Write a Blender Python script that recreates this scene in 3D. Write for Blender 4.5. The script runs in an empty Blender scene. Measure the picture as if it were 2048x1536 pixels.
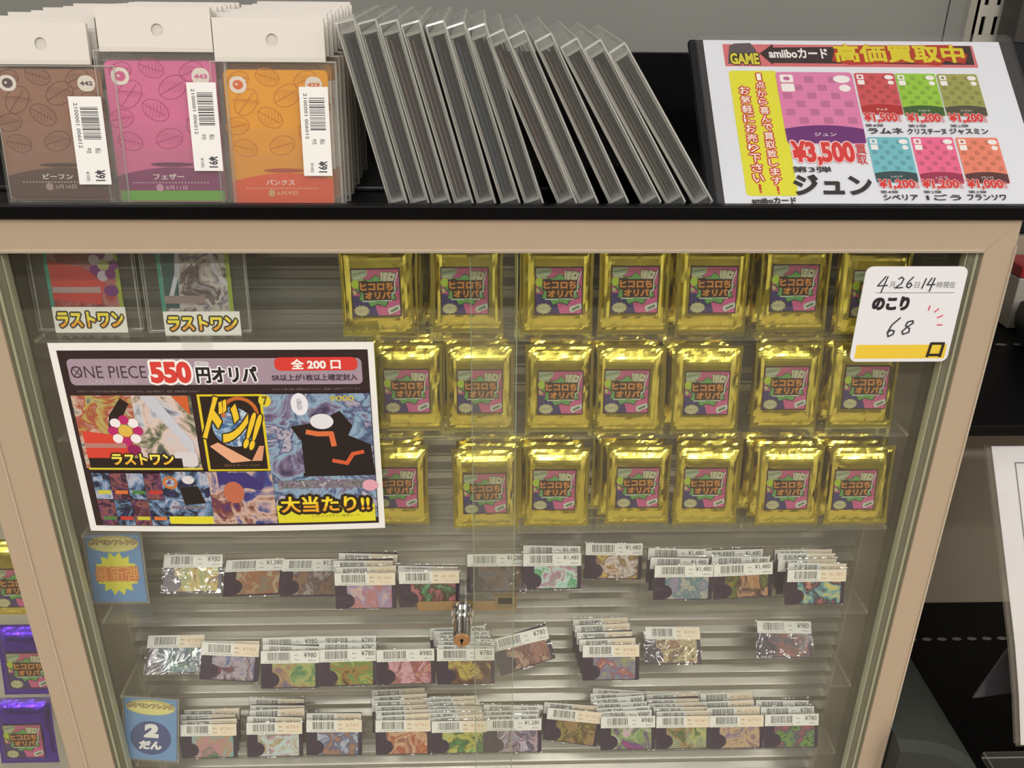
import bpy, bmesh, math, random
from mathutils import Vector, Matrix, noise

# ------------------------------------------------------------------ camera
S = 0.65                       # distance from the camera to the glass of the display case
HC = 1.40                      # camera height
FPX = 1797.5                   # focal length in pixels of the 2048 px wide frame
yaw, pitch, roll = math.radians(2.006), math.radians(25.73), math.radians(0.589)
cy, sy, cp, sp = math.cos(yaw), math.sin(yaw), math.cos(pitch), math.sin(pitch)
FWD = Vector((sy * cp, cy * cp, -sp)); RGT = Vector((cy, -sy, 0)); UPV = RGT.cross(FWD)
cr, sr = math.cos(roll), math.sin(roll)
RGT, UPV = cr * RGT + sr * UPV, -sr * RGT + cr * UPV
EYE = Vector((0, -S, HC))
scene = bpy.context.scene
COL = scene.collection
cam = bpy.data.cameras.new('camera'); cam.sensor_width = 36; cam.lens = 36 * FPX / 2048; cam.clip_start = .02
cob = bpy.data.objects.new('camera', cam); COL.objects.link(cob); scene.camera = cob
cob.matrix_world = Matrix(((RGT.x, UPV.x, -FWD.x, EYE.x), (RGT.y, UPV.y, -FWD.y, EYE.y), (RGT.z, UPV.z, -FWD.z, EYE.z), (0, 0, 0, 1)))

def lin(c, a=1.0):
    return tuple(((v / 255) / 12.92 if v / 255 <= .04045 else ((v / 255 + .055) / 1.055) ** 2.4) for v in c) + (a,)
wd = bpy.data.worlds.new('World'); scene.world = wd; wd.use_nodes = True
wd.node_tree.nodes['Background'].inputs[0].default_value = (.95, .97, 1.0, 1)
wd.node_tree.nodes['Background'].inputs[1].default_value = .25
def lamp(x, y, z, sx, sy_, power, col=(1, .975, .935), rot=(0, 0, 0)):
    l = bpy.data.lights.new('ceiling_lamp', 'AREA'); l.shape = 'RECTANGLE'; l.size = sx; l.size_y = sy_; l.energy = power; l.color = col
    o = bpy.data.objects.new('ceiling_lamp', l); COL.objects.link(o); o.location = (x, y, z); o.rotation_euler = rot
for lx in (-1.5, 0.05, 1.6):
    for ly, pw_ in ((-0.6, 2.5), (-1.5, 15), (-2.5, 40)):
        lamp(lx, ly, 2.62, 1.2, .10, pw_)
for lx in (-2.5, 2.6): lamp(lx, -1.1, 2.62, .10, 1.6, 22)
lamp(-0.95, 0.15, 2.25, .5, .10, 4, (1, .90, .76))
scene.view_settings.view_transform = 'Standard'; scene.view_settings.look = 'None'
scene.view_settings.gamma = 1; scene.view_settings.use_curve_mapping = False
scene.view_settings.exposure = -0.56
scene.cycles.transparent_max_bounces = 48
scene.cycles.max_bounces = 8

# ------------------------------------------------------------------ pixel helpers
def ray(px, py): return FWD + RGT * ((px - 1024) / FPX) - UPV * ((py - 768) / FPX)
def at(px, py, Y):                       # point on the vertical plane y = Y
    d = ray(px, py); return EYE + d * ((Y - EYE.y) / d.y)
def atz(px, py, z):                      # point on a horizontal plane
    d = ray(px, py); return EYE + d * ((z - EYE.z) / d.z)
class Plane:
    def __init__(s, P0, v, u=(1, 0, 0)):
        s.P = Vector(P0); s.u = Vector(u).normalized(); s.v = Vector(v).normalized(); s.n = s.u.cross(s.v)   # n points to the viewer
    def uv(s, px, py):
        d = ray(px, py); t = (s.P - EYE).dot(s.n) / d.dot(s.n); q = EYE + d * t - s.P
        return q.dot(s.u), q.dot(s.v)
    def matrix(s):
        y = -s.n
        return Matrix(((s.u.x, y.x, s.v.x, s.P.x), (s.u.y, y.y, s.v.y, s.P.y), (s.u.z, y.z, s.v.z, s.P.z), (0, 0, 0, 1)))

# ------------------------------------------------------------------ materials
MATS = {}
def mat(name, base=(200, 200, 200), rough=.5, metal=0., coat=0., bump=0., bscale=200., spec=.5, mottled=0., mscale=8, stretch=None):
    if name in MATS: return MATS[name]
    m = bpy.data.materials.new(name); m.use_nodes = True; nt = m.node_tree; b = nt.nodes['Principled BSDF']
    b.inputs['Base Color'].default_value = lin(base); b.inputs['Roughness'].default_value = rough
    b.inputs['Metallic'].default_value = metal; b.inputs['Coat Weight'].default_value = coat; b.inputs['Specular IOR Level'].default_value = spec
    tc = nt.nodes.new('ShaderNodeTexCoord'); mp = nt.nodes.new('ShaderNodeMapping'); nt.links.new(tc.outputs['Object'], mp.inputs[0])
    if stretch: mp.inputs['Scale'].default_value = stretch
    if bump:
        n = nt.nodes.new('ShaderNodeTexNoise'); n.inputs['Scale'].default_value = bscale; nt.links.new(mp.outputs[0], n.inputs['Vector'])
        bp = nt.nodes.new('ShaderNodeBump'); bp.inputs['Strength'].default_value = bump; bp.inputs['Distance'].default_value = .001
        nt.links.new(n.outputs[0], bp.inputs['Height']); nt.links.new(bp.outputs[0], b.inputs['Normal'])
    if mottled:
        n = nt.nodes.new('ShaderNodeTexNoise'); n.inputs['Scale'].default_value = mscale; nt.links.new(mp.outputs[0], n.inputs['Vector'])
        mx = nt.nodes.new('ShaderNodeMix'); mx.data_type = 'RGBA'; mx.inputs[6].default_value = lin(base)
        mx.inputs[7].default_value = lin([v * (1 - mottled) for v in base]); nt.links.new(n.outputs[0], mx.inputs[0]); nt.links.new(mx.outputs[2], b.inputs['Base Color'])
    MATS[name] = m; return m
def print_mat(name='print', rough=.45, coat=0.):
    if name in MATS: return MATS[name]
    m = bpy.data.materials.new(name); m.use_nodes = True; nt = m.node_tree; b = nt.nodes['Principled BSDF']
    a = nt.nodes.new('ShaderNodeVertexColor'); a.layer_name = 'Col'; nt.links.new(a.outputs[0], b.inputs['Base Color'])
    b.inputs['Roughness'].default_value = rough; b.inputs['Coat Weight'].default_value = coat
    MATS[name] = m; return m
def film(name, tint=(1, 1, 1), refl=.06, haze=.0, hcol=(255, 255, 255), rough=.08, bump=0., bscale=60., ior=1.4):
    """clear plastic or glass: straight-through transparency, a Fresnel sheen and a little haze"""
    if name in MATS: return MATS[name]
    m = bpy.data.materials.new(name); m.use_nodes = True; nt = m.node_tree; nt.nodes.clear()
    out = nt.nodes.new('ShaderNodeOutputMaterial'); tr = nt.nodes.new('ShaderNodeBsdfTransparent'); tr.inputs[0].default_value = (*tint, 1)
    gl = nt.nodes.new('ShaderNodeBsdfGlossy'); gl.inputs['Roughness'].default_value = rough; gl.inputs[0].default_value = (1, 1, 1, 1)
    df = nt.nodes.new('ShaderNodeBsdfDiffuse'); df.inputs[0].default_value = lin(hcol)
    fr = nt.nodes.new('ShaderNodeLayerWeight'); fr.inputs[0].default_value = .5
    pw_ = nt.nodes.new('ShaderNodeMath'); pw_.operation = 'POWER'; pw_.inputs[1].default_value = 5; nt.links.new(fr.outputs['Facing'], pw_.inputs[0])
    ad = nt.nodes.new('ShaderNodeMath'); ad.operation = 'MULTIPLY_ADD'; ad.inputs[1].default_value = .6; ad.inputs[2].default_value = refl; nt.links.new(pw_.outputs[0], ad.inputs[0])
    m1 = nt.nodes.new('ShaderNodeMixShader'); m1.inputs[0].default_value = haze; nt.links.new(tr.outputs[0], m1.inputs[1]); nt.links.new(df.outputs[0], m1.inputs[2])
    m2 = nt.nodes.new('ShaderNodeMixShader'); nt.links.new(ad.outputs[0], m2.inputs[0]); nt.links.new(m1.outputs[0], m2.inputs[1]); nt.links.new(gl.outputs[0], m2.inputs[2])
    if bump:
        tc = nt.nodes.new('ShaderNodeTexCoord'); n = nt.nodes.new('ShaderNodeTexNoise'); n.inputs['Scale'].default_value = bscale; n.inputs['Distortion'].default_value = 1.2
        oi = nt.nodes.new('ShaderNodeObjectInfo'); va = nt.nodes.new('ShaderNodeVectorMath'); va.operation = 'ADD'
        nt.links.new(tc.outputs['Object'], va.inputs[0]); nt.links.new(oi.outputs['Random'], va.inputs[1]); nt.links.new(va.outputs[0], n.inputs['Vector'])
        bp = nt.nodes.new('ShaderNodeBump'); bp.inputs['Strength'].default_value = bump; bp.inputs['Distance'].default_value = .004
        nt.links.new(n.outputs[0], bp.inputs['Height']); nt.links.new(bp.outputs[0], gl.inputs['Normal']); nt.links.new(bp.outputs[0], fr.inputs['Normal'])
    nt.links.new(m2.outputs[0], out.inputs[0]); MATS[name] = m; return m
def marble(name, cols, scale=60., dist=3., rough=.3, seed=0., kind='noise'):
    """printed picture areas: a plain abstract swirl of the given inks"""
    if name in MATS: return MATS[name]
    m = bpy.data.materials.new(name); m.use_nodes = True; nt = m.node_tree; b = nt.nodes['Principled BSDF']; b.inputs['Roughness'].default_value = rough
    tc = nt.nodes.new('ShaderNodeTexCoord'); mp = nt.nodes.new('ShaderNodeMapping'); nt.links.new(tc.outputs['Object'], mp.inputs[0])
    mp.inputs['Location'].default_value = (seed, seed * .7, seed * 1.3)
    n = nt.nodes.new('ShaderNodeTexNoise'); n.inputs['Scale'].default_value = scale * 1.15; n.inputs['Distortion'].default_value = dist * .35; n.inputs['Detail'].default_value = 9; n.inputs['Roughness'].default_value = .62
    nt.links.new(mp.outputs[0], n.inputs['Vector'])
    r = nt.nodes.new('ShaderNodeValToRGB'); r.color_ramp.interpolation = 'B_SPLINE' if kind == 'soft' else 'LINEAR'; e = r.color_ramp.elements
    cols = [tuple(v * .78 + (sum(c) / 3) * .18 for v in c) for c in cols]; seq = list(cols) + [cols[0]]
    while len(e) < len(seq): e.new(.5)
    for i, c in enumerate(seq):
        e[i].position = .33 + .34 * i / (len(seq) - 1); e[i].color = lin(c)
    nt.links.new(n.outputs[0], r.inputs[0]); nt.links.new(r.outputs[0], b.inputs['Base Color'])
    MATS[name] = m; return m
def foil(name, base, rough=.2):
    if name in MATS: return MATS[name]
    m = mat(name, base, rough, 1., bump=.25, bscale=90, stretch=(1, 1, .35)); return m

ALU = mat('brushed_champagne_aluminium', (203, 183, 160), .38, .35, bump=.02, bscale=900)
ALU_E = mat('polished_aluminium_edge', (225, 215, 200), .25, .6)
GASKET = mat('grey_green_gasket', (112, 110, 92), .45)
BLACK = mat('black_plastic', (8, 8, 10), .4, spec=.14)
BLACKM = mat('black_metal', (9, 9, 10), .5)
SLAT = mat('grey_painted_slat', (190, 188, 180), .27, .65, coat=.2)
CASEIN = mat('case_side_lining', (150, 144, 124), .35, .3, mottled=.25, mscale=5)
GLASS = film('door_glass', (.982, .987, .975), .045, .010, (215, 215, 200), .02, ior=1.45)
GEDGE = film('glass_edge', (.75, .86, .74), .10, .55, (168, 180, 150), .2)
ACRY = film('clear_acrylic', (.975, .975, .965), .045, .035, (225, 220, 210), .06)
ACRE = film('acrylic_edge', (.86, .86, .82), .10, .50, (190, 183, 165), .2)
SLEEVE = film('sleeve_film', (.985, .985, .99), .045, .006, (255, 255, 255), .06, .4, 45)
BAG = film('bag_film', (.985, .985, .985), .05, .02, (245, 240, 235), .05, .12, 25)
HARD = film('hard_holder', (.98, .98, .975), .05, .025, (235, 235, 230), .06)
HARDE = film('hard_holder_edge', (.8, .8, .78), .12, .45, (225, 225, 218), .15)
CASEM = film('clear_case', (.90, .91, .91), .07, .11, (200, 200, 196), .12)
CASEE = film('clear_case_edge', (.8, .82, .8), .16, .48, (228, 228, 222), .12)
CHROME = mat('chrome', (225, 225, 228), .08, 1.)
BRASS = mat('worn_brass', (205, 160, 118), .3, .85)
PAPER = mat('white_paper', (240, 239, 236), .6)
WHITEC = mat('white_header_card', (236, 233, 228), .5, bump=.05, bscale=400)
PRINT = print_mat(); PRINTG = print_mat('print_glossy', .22, .4)
GOLD = foil('gold_foil', (244, 230, 106), .17)
PURP = foil('purple_foil', (92, 48, 205), .22)

# ------------------------------------------------------------------ mesh building
class MB:
    def __init__(s): s.v = []; s.f = []; s.m = []; s.c = []; s.layer = 0
    def face(s, pts, col=(255, 255, 255), m=0):
        i = len(s.v); s.v += [tuple(p) for p in pts]; s.f.append(tuple(range(i, i + len(pts)))); s.m.append(m); s.c.append(col)
    def faces(s, verts, fs, col=(255, 255, 255), m=0):
        i = len(s.v); s.v += [tuple(p) for p in verts]
        for f in fs: s.f.append(tuple(k + i for k in f)); s.m.append(m); s.c.append(col)
    def box(s, x0, x1, y0, y1, z0, z1, m=0, col=(255, 255, 255), sides=None):
        v = [(x, y, z) for x in (x0, x1) for y in (y0, y1) for z in (z0, z1)]
        fs = [(0, 1, 3, 2), (4, 6, 7, 5), (0, 4, 5, 1), (2, 3, 7, 6), (0, 2, 6, 4), (1, 5, 7, 3)]   # -x +x -y +y -z +z
        i = len(s.v); s.v += v
        for k, f in enumerate(fs): s.f.append(tuple(a + i for a in f)); s.m.append(m if sides is None else sides[k]); s.c.append(col)
    def bbox(s, x0, x1, y0, y1, z0, z1, b=.001, m=0, col=(255, 255, 255), mb=None, seg=2):
        bm = bmesh.new(); bmesh.ops.create_cube(bm, size=1)
        for v in bm.verts: v.co = Vector(((x0 + x1) / 2 + v.co.x * (x1 - x0), (y0 + y1) / 2 + v.co.y * (y1 - y0), (z0 + z1) / 2 + v.co.z * (z1 - z0)))
        n0 = 6
        bmesh.ops.bevel(bm, geom=list(bm.edges), offset=b, segments=seg, affect='EDGES', profile=.5)
        bm.verts.ensure_lookup_table(); i = len(s.v); s.v += [tuple(v.co) for v in bm.verts]
        big = sorted((f.calc_area() for f in bm.faces), reverse=True)[5]
        for f in bm.faces:
            s.f.append(tuple(v.index + i for v in f.verts)); s.m.append(m if (mb is None or f.calc_area() >= big * .999) else mb); s.c.append(col)
        bm.free()
    def tube(s, p0, p1, r0, r1=None, n=16, m=0, col=(255, 255, 255), cap=True):
        r1 = r0 if r1 is None else r1; p0 = Vector(p0); p1 = Vector(p1); a = (p1 - p0).normalized()
        x = a.orthogonal().normalized(); y = a.cross(x); i = len(s.v)
        for p, r in ((p0, r0), (p1, r1)):
            for k in range(n): t = 2 * math.pi * k / n; s.v.append(tuple(p + x * (r * math.cos(t)) + y * (r * math.sin(t))))
        for k in range(n): s.f.append((i + k, i + (k + 1) % n, i + n + (k + 1) % n, i + n + k)); s.m.append(m); s.c.append(col)
        if cap:
            s.f.append(tuple(i + k for k in reversed(range(n)))); s.m.append(m); s.c.append(col)
            s.f.append(tuple(i + n + k for k in range(n))); s.m.append(m); s.c.append(col)
    def build(s, name, mats, parent=None, smooth=False, warp=None):
        me = bpy.data.meshes.new(name)
        vs = s.v if warp is None else [warp(*v) for v in s.v]
        me.from_pydata(vs, [], s.f)
        if not isinstance(mats, (list, tuple)): mats = [mats]
        for m in mats: me.materials.append(m)
        me.polygons.foreach_set('material_index', s.m)
        at_ = me.color_attributes.new('Col', 'FLOAT_COLOR', 'CORNER'); cc = []
        cache = {}
        for f, c in zip(s.f, s.c):
            if c not in cache: cache[c] = lin(c)
            cc += list(cache[c]) * len(f)
        at_.data.foreach_set('color', cc)
        if smooth: me.polygons.foreach_set('use_smooth', [True] * len(s.f))
        me.update(); o = bpy.data.objects.new(name, me); COL.objects.link(o)
        if parent is not None: o.parent = parent
        return o

TXT = {}
def glyphs(s, bold=0., res=3, space=1.):
    k = (s, bold, res, space)
    if k not in TXT:
        c = bpy.data.curves.new('t', 'FONT'); c.body = s; c.size = 1; c.offset = bold; c.resolution_u = res; c.fill_mode = 'FRONT'; c.space_character = space
        o = bpy.data.objects.new('t', c); COL.objects.link(o); bpy.context.view_layer.update()
        e = o.evaluated_get(bpy.context.evaluated_depsgraph_get()); me = e.to_mesh()
        v = [(p.co.x, p.co.y) for p in me.vertices]; f = [tuple(p.vertices) for p in me.polygons]
        e.to_mesh_clear(); bpy.data.objects.remove(o); bpy.data.curves.remove(c)
        x0 = min(p[0] for p in v); x1 = max(p[0] for p in v); y0 = min(p[1] for p in v); y1 = max(p[1] for p in v)
        TXT[k] = ([((a - x0) / (x1 - x0), (b - y0) / (y1 - y0)) for a, b in v], f, (x1 - x0) / (y1 - y0))
    return TXT[k]
EPS = .00002
class Art(MB):
    """flat print laid in thin layers on the x-z plane, facing -y; an optional pl maps pixels of the photograph onto its own plane"""
    def __init__(s, pl=None): super().__init__(); s.pl = pl; s.L = 1
    def P(s, px, py): return s.pl.uv(px, py)
    def y(s, L=None):
        if L is None: L = s.L; s.L += 1
        return -EPS * L
    def poly(s, pts, col, m=0, L=None):
        y = s.y(L); s.face([(a, y, b) for a, b in pts], col, m)
    def rect(s, x0, z0, x1, z1, col, m=0, nx=1, L=None):
        y = s.y(L)
        for i in range(nx):
            a = x0 + (x1 - x0) * i / nx; b = x0 + (x1 - x0) * (i + 1) / nx
            s.face([(a, y, z0), (b, y, z0), (b, y, z1), (a, y, z1)], col, m)
    def rrect(s, x0, z0, x1, z1, r, col, m=0, L=None):
        pts = []
        for cx, cz, a0 in ((x1 - r, z0 + r, -90), (x1 - r, z1 - r, 0), (x0 + r, z1 - r, 90), (x0 + r, z0 + r, 180)):
            for k in range(5): a = math.radians(a0 + 22.5 * k); pts.append((cx + r * math.cos(a), cz + r * math.sin(a)))
        s.poly(pts, col, m, L)
    def ell(s, cx, cz, rx, rz, col, m=0, n=20, rot=0, L=None):
        c, q = math.cos(rot), math.sin(rot)
        s.poly([(cx + rx * math.cos(t) * c - rz * math.sin(t) * q, cz + rx * math.cos(t) * q + rz * math.sin(t) * c) for t in [2 * math.pi * k / n for k in range(n)]], col, m, L)
    def ring(s, cx, cz, rx, rz, w, col, n=20, rot=0, a0=0, a1=360):
        s.stroke([(cx + rx * math.cos(t) * math.cos(rot) - rz * math.sin(t) * math.sin(rot), cz + rx * math.cos(t) * math.sin(rot) + rz * math.sin(t) * math.cos(rot)) for t in [math.radians(a0 + (a1 - a0) * k / n) for k in range(n + 1)]], w, col)
    def star(s, cx, cz, r0, r1, n, col, ax=1., az=1., rot=0.):
        y = s.y(); v = [(cx, y, cz)] + [(cx + ax * (r1 if k % 2 else r0) * math.cos(rot + math.pi * k / n), y, cz + az * (r1 if k % 2 else r0) * math.sin(rot + math.pi * k / n)) for k in range(2 * n)]
        s.faces(v, [(0, k + 1, (k + 1) % (2 * n) + 1) for k in range(2 * n)], col)
    def stroke(s, pts, w, col, L=None):
        y = s.y(L); n = len(pts)
        for i in range(n - 1):
            a = Vector(pts[i]); b = Vector(pts[i + 1]); d = b - a
            if d.length < 1e-9: continue
            d.normalize(); e = Vector((-d.y, d.x)) * (w / 2); a2 = a - d * (w * .3); b2 = b + d * (w * .3)
            q = [a2 - e, b2 - e, b2 + e, a2 + e]
            s.face([(p.x, y - i * 1.5e-6, p.y) for p in q], col)
    def text(s, t, x0, z0, x1, z1, col, bold=.01, out=(), res=3, fat=0., rot=0., shear=0., col2=None):
        """lettering stretched into the box; out = ((width, colour), ...) rims from the outermost in"""
        v, f, asp = glyphs(t, bold, res)
        w = x1 - x0; h = z1 - z0
        if rot: cxx, czz = (x0 + x1) / 2, (z0 + z1) / 2
        def put(dx, dz, c, y, sel=None):
            vv = []
            for a, b in v:
                X = x0 + a * w + dx + shear * b * h; Z = z0 + b * h + dz
                if rot: ux, uz = X - cxx, Z - czz; X = cxx + ux * math.cos(rot) - uz * math.sin(rot); Z = czz + ux * math.sin(rot) + uz * math.cos(rot)
                vv.append((X, y, Z))
            s.faces(vv, f, c)
        for ow, oc in out:
            y = s.y()
            for k in range(8): put(ow * math.cos(k * math.pi / 4), ow * math.sin(k * math.pi / 4), oc, y - k * 1e-6)
        y = s.y()
        if fat:
            for k in range(4): put(fat * (1, -1, 1, -1)[k], fat * (1, 1, -1, -1)[k], col, y - k * 1e-6)
        put(0, 0, col, y - 6e-6)
        if col2:
            y = s.y(); i0 = len(s.v); vv = [];
            for a, b in v:
                vv.append((x0 + a * w + shear * b * h, y, z0 + b * h))
            ff = [q for q in f if sum(v[k][1] for k in q) / len(q) < .42]
            s.faces(vv, ff, col2)
    def pbox(s, x0, y0, x1, y1):
        mx, my = (x0 + x1) / 2, (y0 + y1) / 2
        return s.P(x0, my)[0], s.P(mx, y1)[1], s.P(x1, my)[0], s.P(mx, y0)[1]
    def ptext(s, t, x0, y0, x1, y1, col, **k): s.text(t, *s.pbox(x0, y0, x1, y1), col, **k)
    def prect(s, x0, y0, x1, y1, col, m=0, nx=1): s.rect(*s.pbox(x0, y0, x1, y1), col, m, nx)
    def ppoly(s, pts, col, m=0): s.poly([s.P(*p) for p in pts][::-1], col, m)
    def barcode(s, x0, z0, x1, z1, seed=1, vertical=False, n=26):
        rr = random.Random(seed); y = s.y(); a, b = (z0, z1) if vertical else (x0, x1); p = a; st = (b - a) / n
        while p < b - st * .5:
            w = st * rr.choice((.35, .5, .8)); w2 = min(w, b - p)
            if vertical: s.face([(x0, y, p), (x1, y, p), (x1, y, p + w2), (x0, y, p + w2)], (38, 38, 42))
            else: s.face([(p, y, z0), (p + w2, y, z0), (p + w2, y, z1), (p, y, z1)], (38, 38, 42))
            p += w + st * rr.choice((.4, .6, .9))
    def back(s, x0, z0, x1, z1, t, col=(250, 250, 250), m=0): s.box(x0, x1, 0, t, z0, z1, m, col)

# ------------------------------------------------------------------ things
def tag(o, label=None, cat=None, group=None, kind=None):
    if label: o['label'] = label
    if cat: o['category'] = cat
    if group: o['group'] = group
    if kind: o['kind'] = kind
    return o
def thing(name, label, cat, loc=(0, 0, 0), rot=(0, 0, 0), group=None, M=None):
    o = bpy.data.objects.new(name, None); COL.objects.link(o); o.empty_display_size = .02
    if M is not None: o.matrix_world = M
    else: o.location = loc; o.rotation_euler = rot
    return tag(o, label, cat, group)
def dup(root, label, M=None, group=None):
    r = root.copy(); COL.objects.link(r); r['label'] = label
    if group: r['group'] = group
    if M is not None: r.matrix_world = M
    for ch in list(root.children):
        c = ch.copy(); COL.objects.link(c); c.parent = r
        for g in list(ch.children): d = g.copy(); COL.objects.link(d); d.parent = c
    return r
def struct(name, mb, m): return tag(mb.build(name, m), kind='structure')
def TR(loc, lean=0, rollz=0, yw=0, sx=1, sz=1):
    """place something whose face looks to -y: roll in its own plane, lean back, turn about z"""
    return Matrix.Translation(loc) @ Matrix.Rotation(math.radians(yw), 4, 'Z') @ Matrix.Rotation(-math.radians(lean), 4, 'X') @ Matrix.Rotation(math.radians(rollz), 4, 'Y') @ Matrix.Diagonal((sx, 1, sz, 1))

ORD = ['front', 'second', 'third', 'fourth', 'fifth', 'sixth', 'seventh', 'eighth', 'ninth', 'tenth', 'eleventh', 'twelfth', 'thirteenth', 'fourteenth', 'fifteenth', 'sixteenth']

# ------------------------------------------------------------------ room
b = MB(); b.box(-3, 3, -3, 1.6, -.05, 0); struct('floor', b, mat('beige_vinyl_floor', (178, 165, 145), .35, mottled=.15))
b = MB(); b.box(-3, 3, -3, 1.6, 2.7, 2.75); struct('ceiling', b, mat('white_ceiling', (232, 230, 224), .8))
WALLM = mat('warm_white_wall', (236, 232, 224), .7, mottled=.1, mscale=3)
b = MB(); b.box(-3, 3, 1.6, 1.65, 0, 2.7); struct('wall_back', b, WALLM)
b = MB(); b.box(-3, 3, -3.05, -3, 0, 2.7); struct('wall_front', b, mat('taupe_wall', (112, 107, 98), .7, mottled=.25, mscale=2))
b = MB(); b.box(-3.05, -3, -3, 1.6, 0, 2.7); struct('wall_left', b, WALLM)
b = MB(); b.box(3, 3.05, -3, 1.6, 0, 2.7); struct('wall_right', b, WALLM)

# ------------------------------------------------------------------ display case
ZT = HC - .2746 * S            # underside of the black top shelf front = top of the aluminium rail
ZB = HC - .3133 * S
XL, XR = -.6085 * S, .6254 * S
XLI, XRI = -.5671 * S, .589 * S
YF, YR, YB = .018 * S, .118 * S, .135 * S
ZLOW = .10
case = thing('display_case', 'glass-fronted aluminium display case holding gold packs and sleeved cards', 'display case', ((XL + XR) / 2, 0, ZLOW))
def CB(): return MB()
OFF = Vector(((XL + XR) / 2, 0, ZLOW))
def part(mb, name, m, parent, off=OFF, **k):
    mb.v = [(x - off.x, y - off.y, z - off.z) for x, y, z in mb.v]; return mb.build(name, m, parent, **k)
sw = XRI_W = XR - XRI
# mitred top rail and side rails
def rail_top(x0, x1, wl, wr):
    m = MB(); y0, y1 = 0, .016
    P = [(x0, ZT), (x1, ZT), (x1 - wr, ZB), (x0 + wl, ZB)]
    v = [(x, y0 + .0008, z) for x, z in P] + [(x, y1, z) for x, z in P]
    m.faces(v, [(3, 2, 1, 0), (0, 1, 5, 4), (1, 2, 6, 5), (3, 7, 6, 2), (0, 4, 7, 3), (4, 5, 6, 7)])
    m.box(x0 + wl, x1 - wr, -.0006, .012, ZB - .0006, ZB + .0012, 1); return m
part(rail_top(XL + .0006, XR - .0004, XLI - XL, XR - XRI), 'top_rail', [ALU, ALU_E], case)
def stile(x0, x1, inner_left):
    m = MB()
    zt0, zt1 = (ZT, ZB) if not inner_left else (ZB, ZT)       # z of the upper end at x0 and at x1
    P = [(x0, ZLOW), (x1, ZLOW), (x1, zt1), (x0, zt0)]
    v = [(x, .0008, z) for x, z in P] + [(x, .016, z) for x, z in P]
    m.faces(v, [(0, 1, 2, 3), (0, 4, 5, 1), (1, 5, 6, 2), (2, 6, 7, 3), (0, 3, 7, 4), (7, 6, 5, 4)])
    xe = x1 if inner_left else x0
    m.box(xe - .0007, xe + .0007, -.0003, .0006, ZLOW, ZT - .02, 1); return m
m = MB(); m.box(XL - .0003, XL + .0006, .003, .016, ZLOW, ZT - .001); part(m, 'joint_strip', BLACKM, case)
part(stile(XL + .0006, XLI, False), 'side_rail', [ALU, ALU_E], case)
part(stile(XRI, XR - .0004, True), 'side_rail', [ALU, ALU_E], case)
m = MB(); m.bbox(XLI, XRI, .001, .016, ZLOW, ZLOW + .03, .001); part(m, 'bottom_rail', ALU, case)
# gaskets: dark lines with a pale glass bead beside the side rails
for s_, xi in ((1, XLI), (-1, XRI)):
    m = MB(); w = [0, .0016, .0040, .0085, .0105]
    for k, (a, c_, mm) in enumerate(((0, .0018, 0), (.0018, .0040, 1), (.0040, .0092, 0), (.0092, .0105, 1))):
        x0, x1 = sorted((xi + s_ * a, xi + s_ * c_)); m.box(x0, x1, .003 + .001 * k, .014, ZLOW + .03, ZB, mm)
    part(m, 'gasket', [GASKET, mat('pale_bead', (172, 172, 146), .3)], case)
m = MB(); m.box(XLI, XRI, .002, .012, ZB - .0012, ZB + .002); part(m, 'door_track', GASKET, case)
# body panels
XWL, XWR = -.600 * S, .612 * S
for x0, x1 in ((XL + .001, XWL), (XWR, XR - .001)):
    m = MB(); m.box(x0, x1, .016, YB + .015, ZLOW, ZT - .002); part(m, 'side_panel', CASEIN, case)
m = MB(); m.box(XWL, XWR, YB + .0115, YB + .014, ZLOW, ZT - .002); part(m, 'back_panel', mat('back_sheet', (120, 116, 104), .4, .3), case)
m = MB(); m.box(XWL, XWR, .016, YB + .012, ZT - .008, ZT - .002); part(m, 'top_panel', CASEIN, case)
m = MB(); m.box(XWL, XWR, .016, YB + .003, ZLOW, ZLOW + .02); part(m, 'bottom_panel', CASEIN, case)
for x0, x1 in ((XL + .01, XL + .05), (XR - .05, XR - .01)):
    for y0, y1 in ((.012, .050), (YB - .03, YB + .008)): m = MB(); m.bbox(x0, x1, y0, y1, 0, ZLOW, .003); part(m, 'foot', BLACKM, case)
XPL, XPR = at(262, 1244, YB).x, at(1684, 1233, YB).x
# uprights with slots left and right of the slats
for x0, x1 in ((XPL - .030, XPL + .002), (XPR - .002, XPR + .026)):
    m = MB(); m.bbox(x0, x1, YB - .010, YB + .004, ZLOW + .02, ZT - .01, .001)
    part(m, 'upright', mat('upright_paint', (172, 164, 146), .4, .2), case)
# horizontal back slats
z0_, z1_ = at(1500, 1089, YB).z, at(1500, 1233, YB).z
PITCH = (z0_ - z1_) / 5.0
prof = [(0, .0045), (.02, .0040), (.26, -.0012), (.30, -.0020), (.37, -.0020), (.385, .0040), (.58, .0045), (.60, .0030), (.66, .0030), (.68, .0045), (1, .0045)]
slat0 = None; zs = z0_ + PITCH * .25
k0 = int((ZT - .012 - zs) / PITCH)
for k in range(-k0, 42):
    z = zs - k * PITCH
    if z - PITCH < ZLOW + .02: break
    if slat0 is None:
        m = MB(); n = len(prof)
        v = [(x, y, -t * PITCH) for x in (XPL - .002, XPR + .002) for t, y in prof]
        m.faces(v, [(i, n + i, n + i + 1, i + 1)[::-1] for i in range(n - 1)])
        slat0 = m.build('back_slat', SLAT, case); o = slat0
    else: o = slat0.copy(); COL.objects.link(o)
    o.location = Vector((0, YB, z)) - OFF
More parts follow.
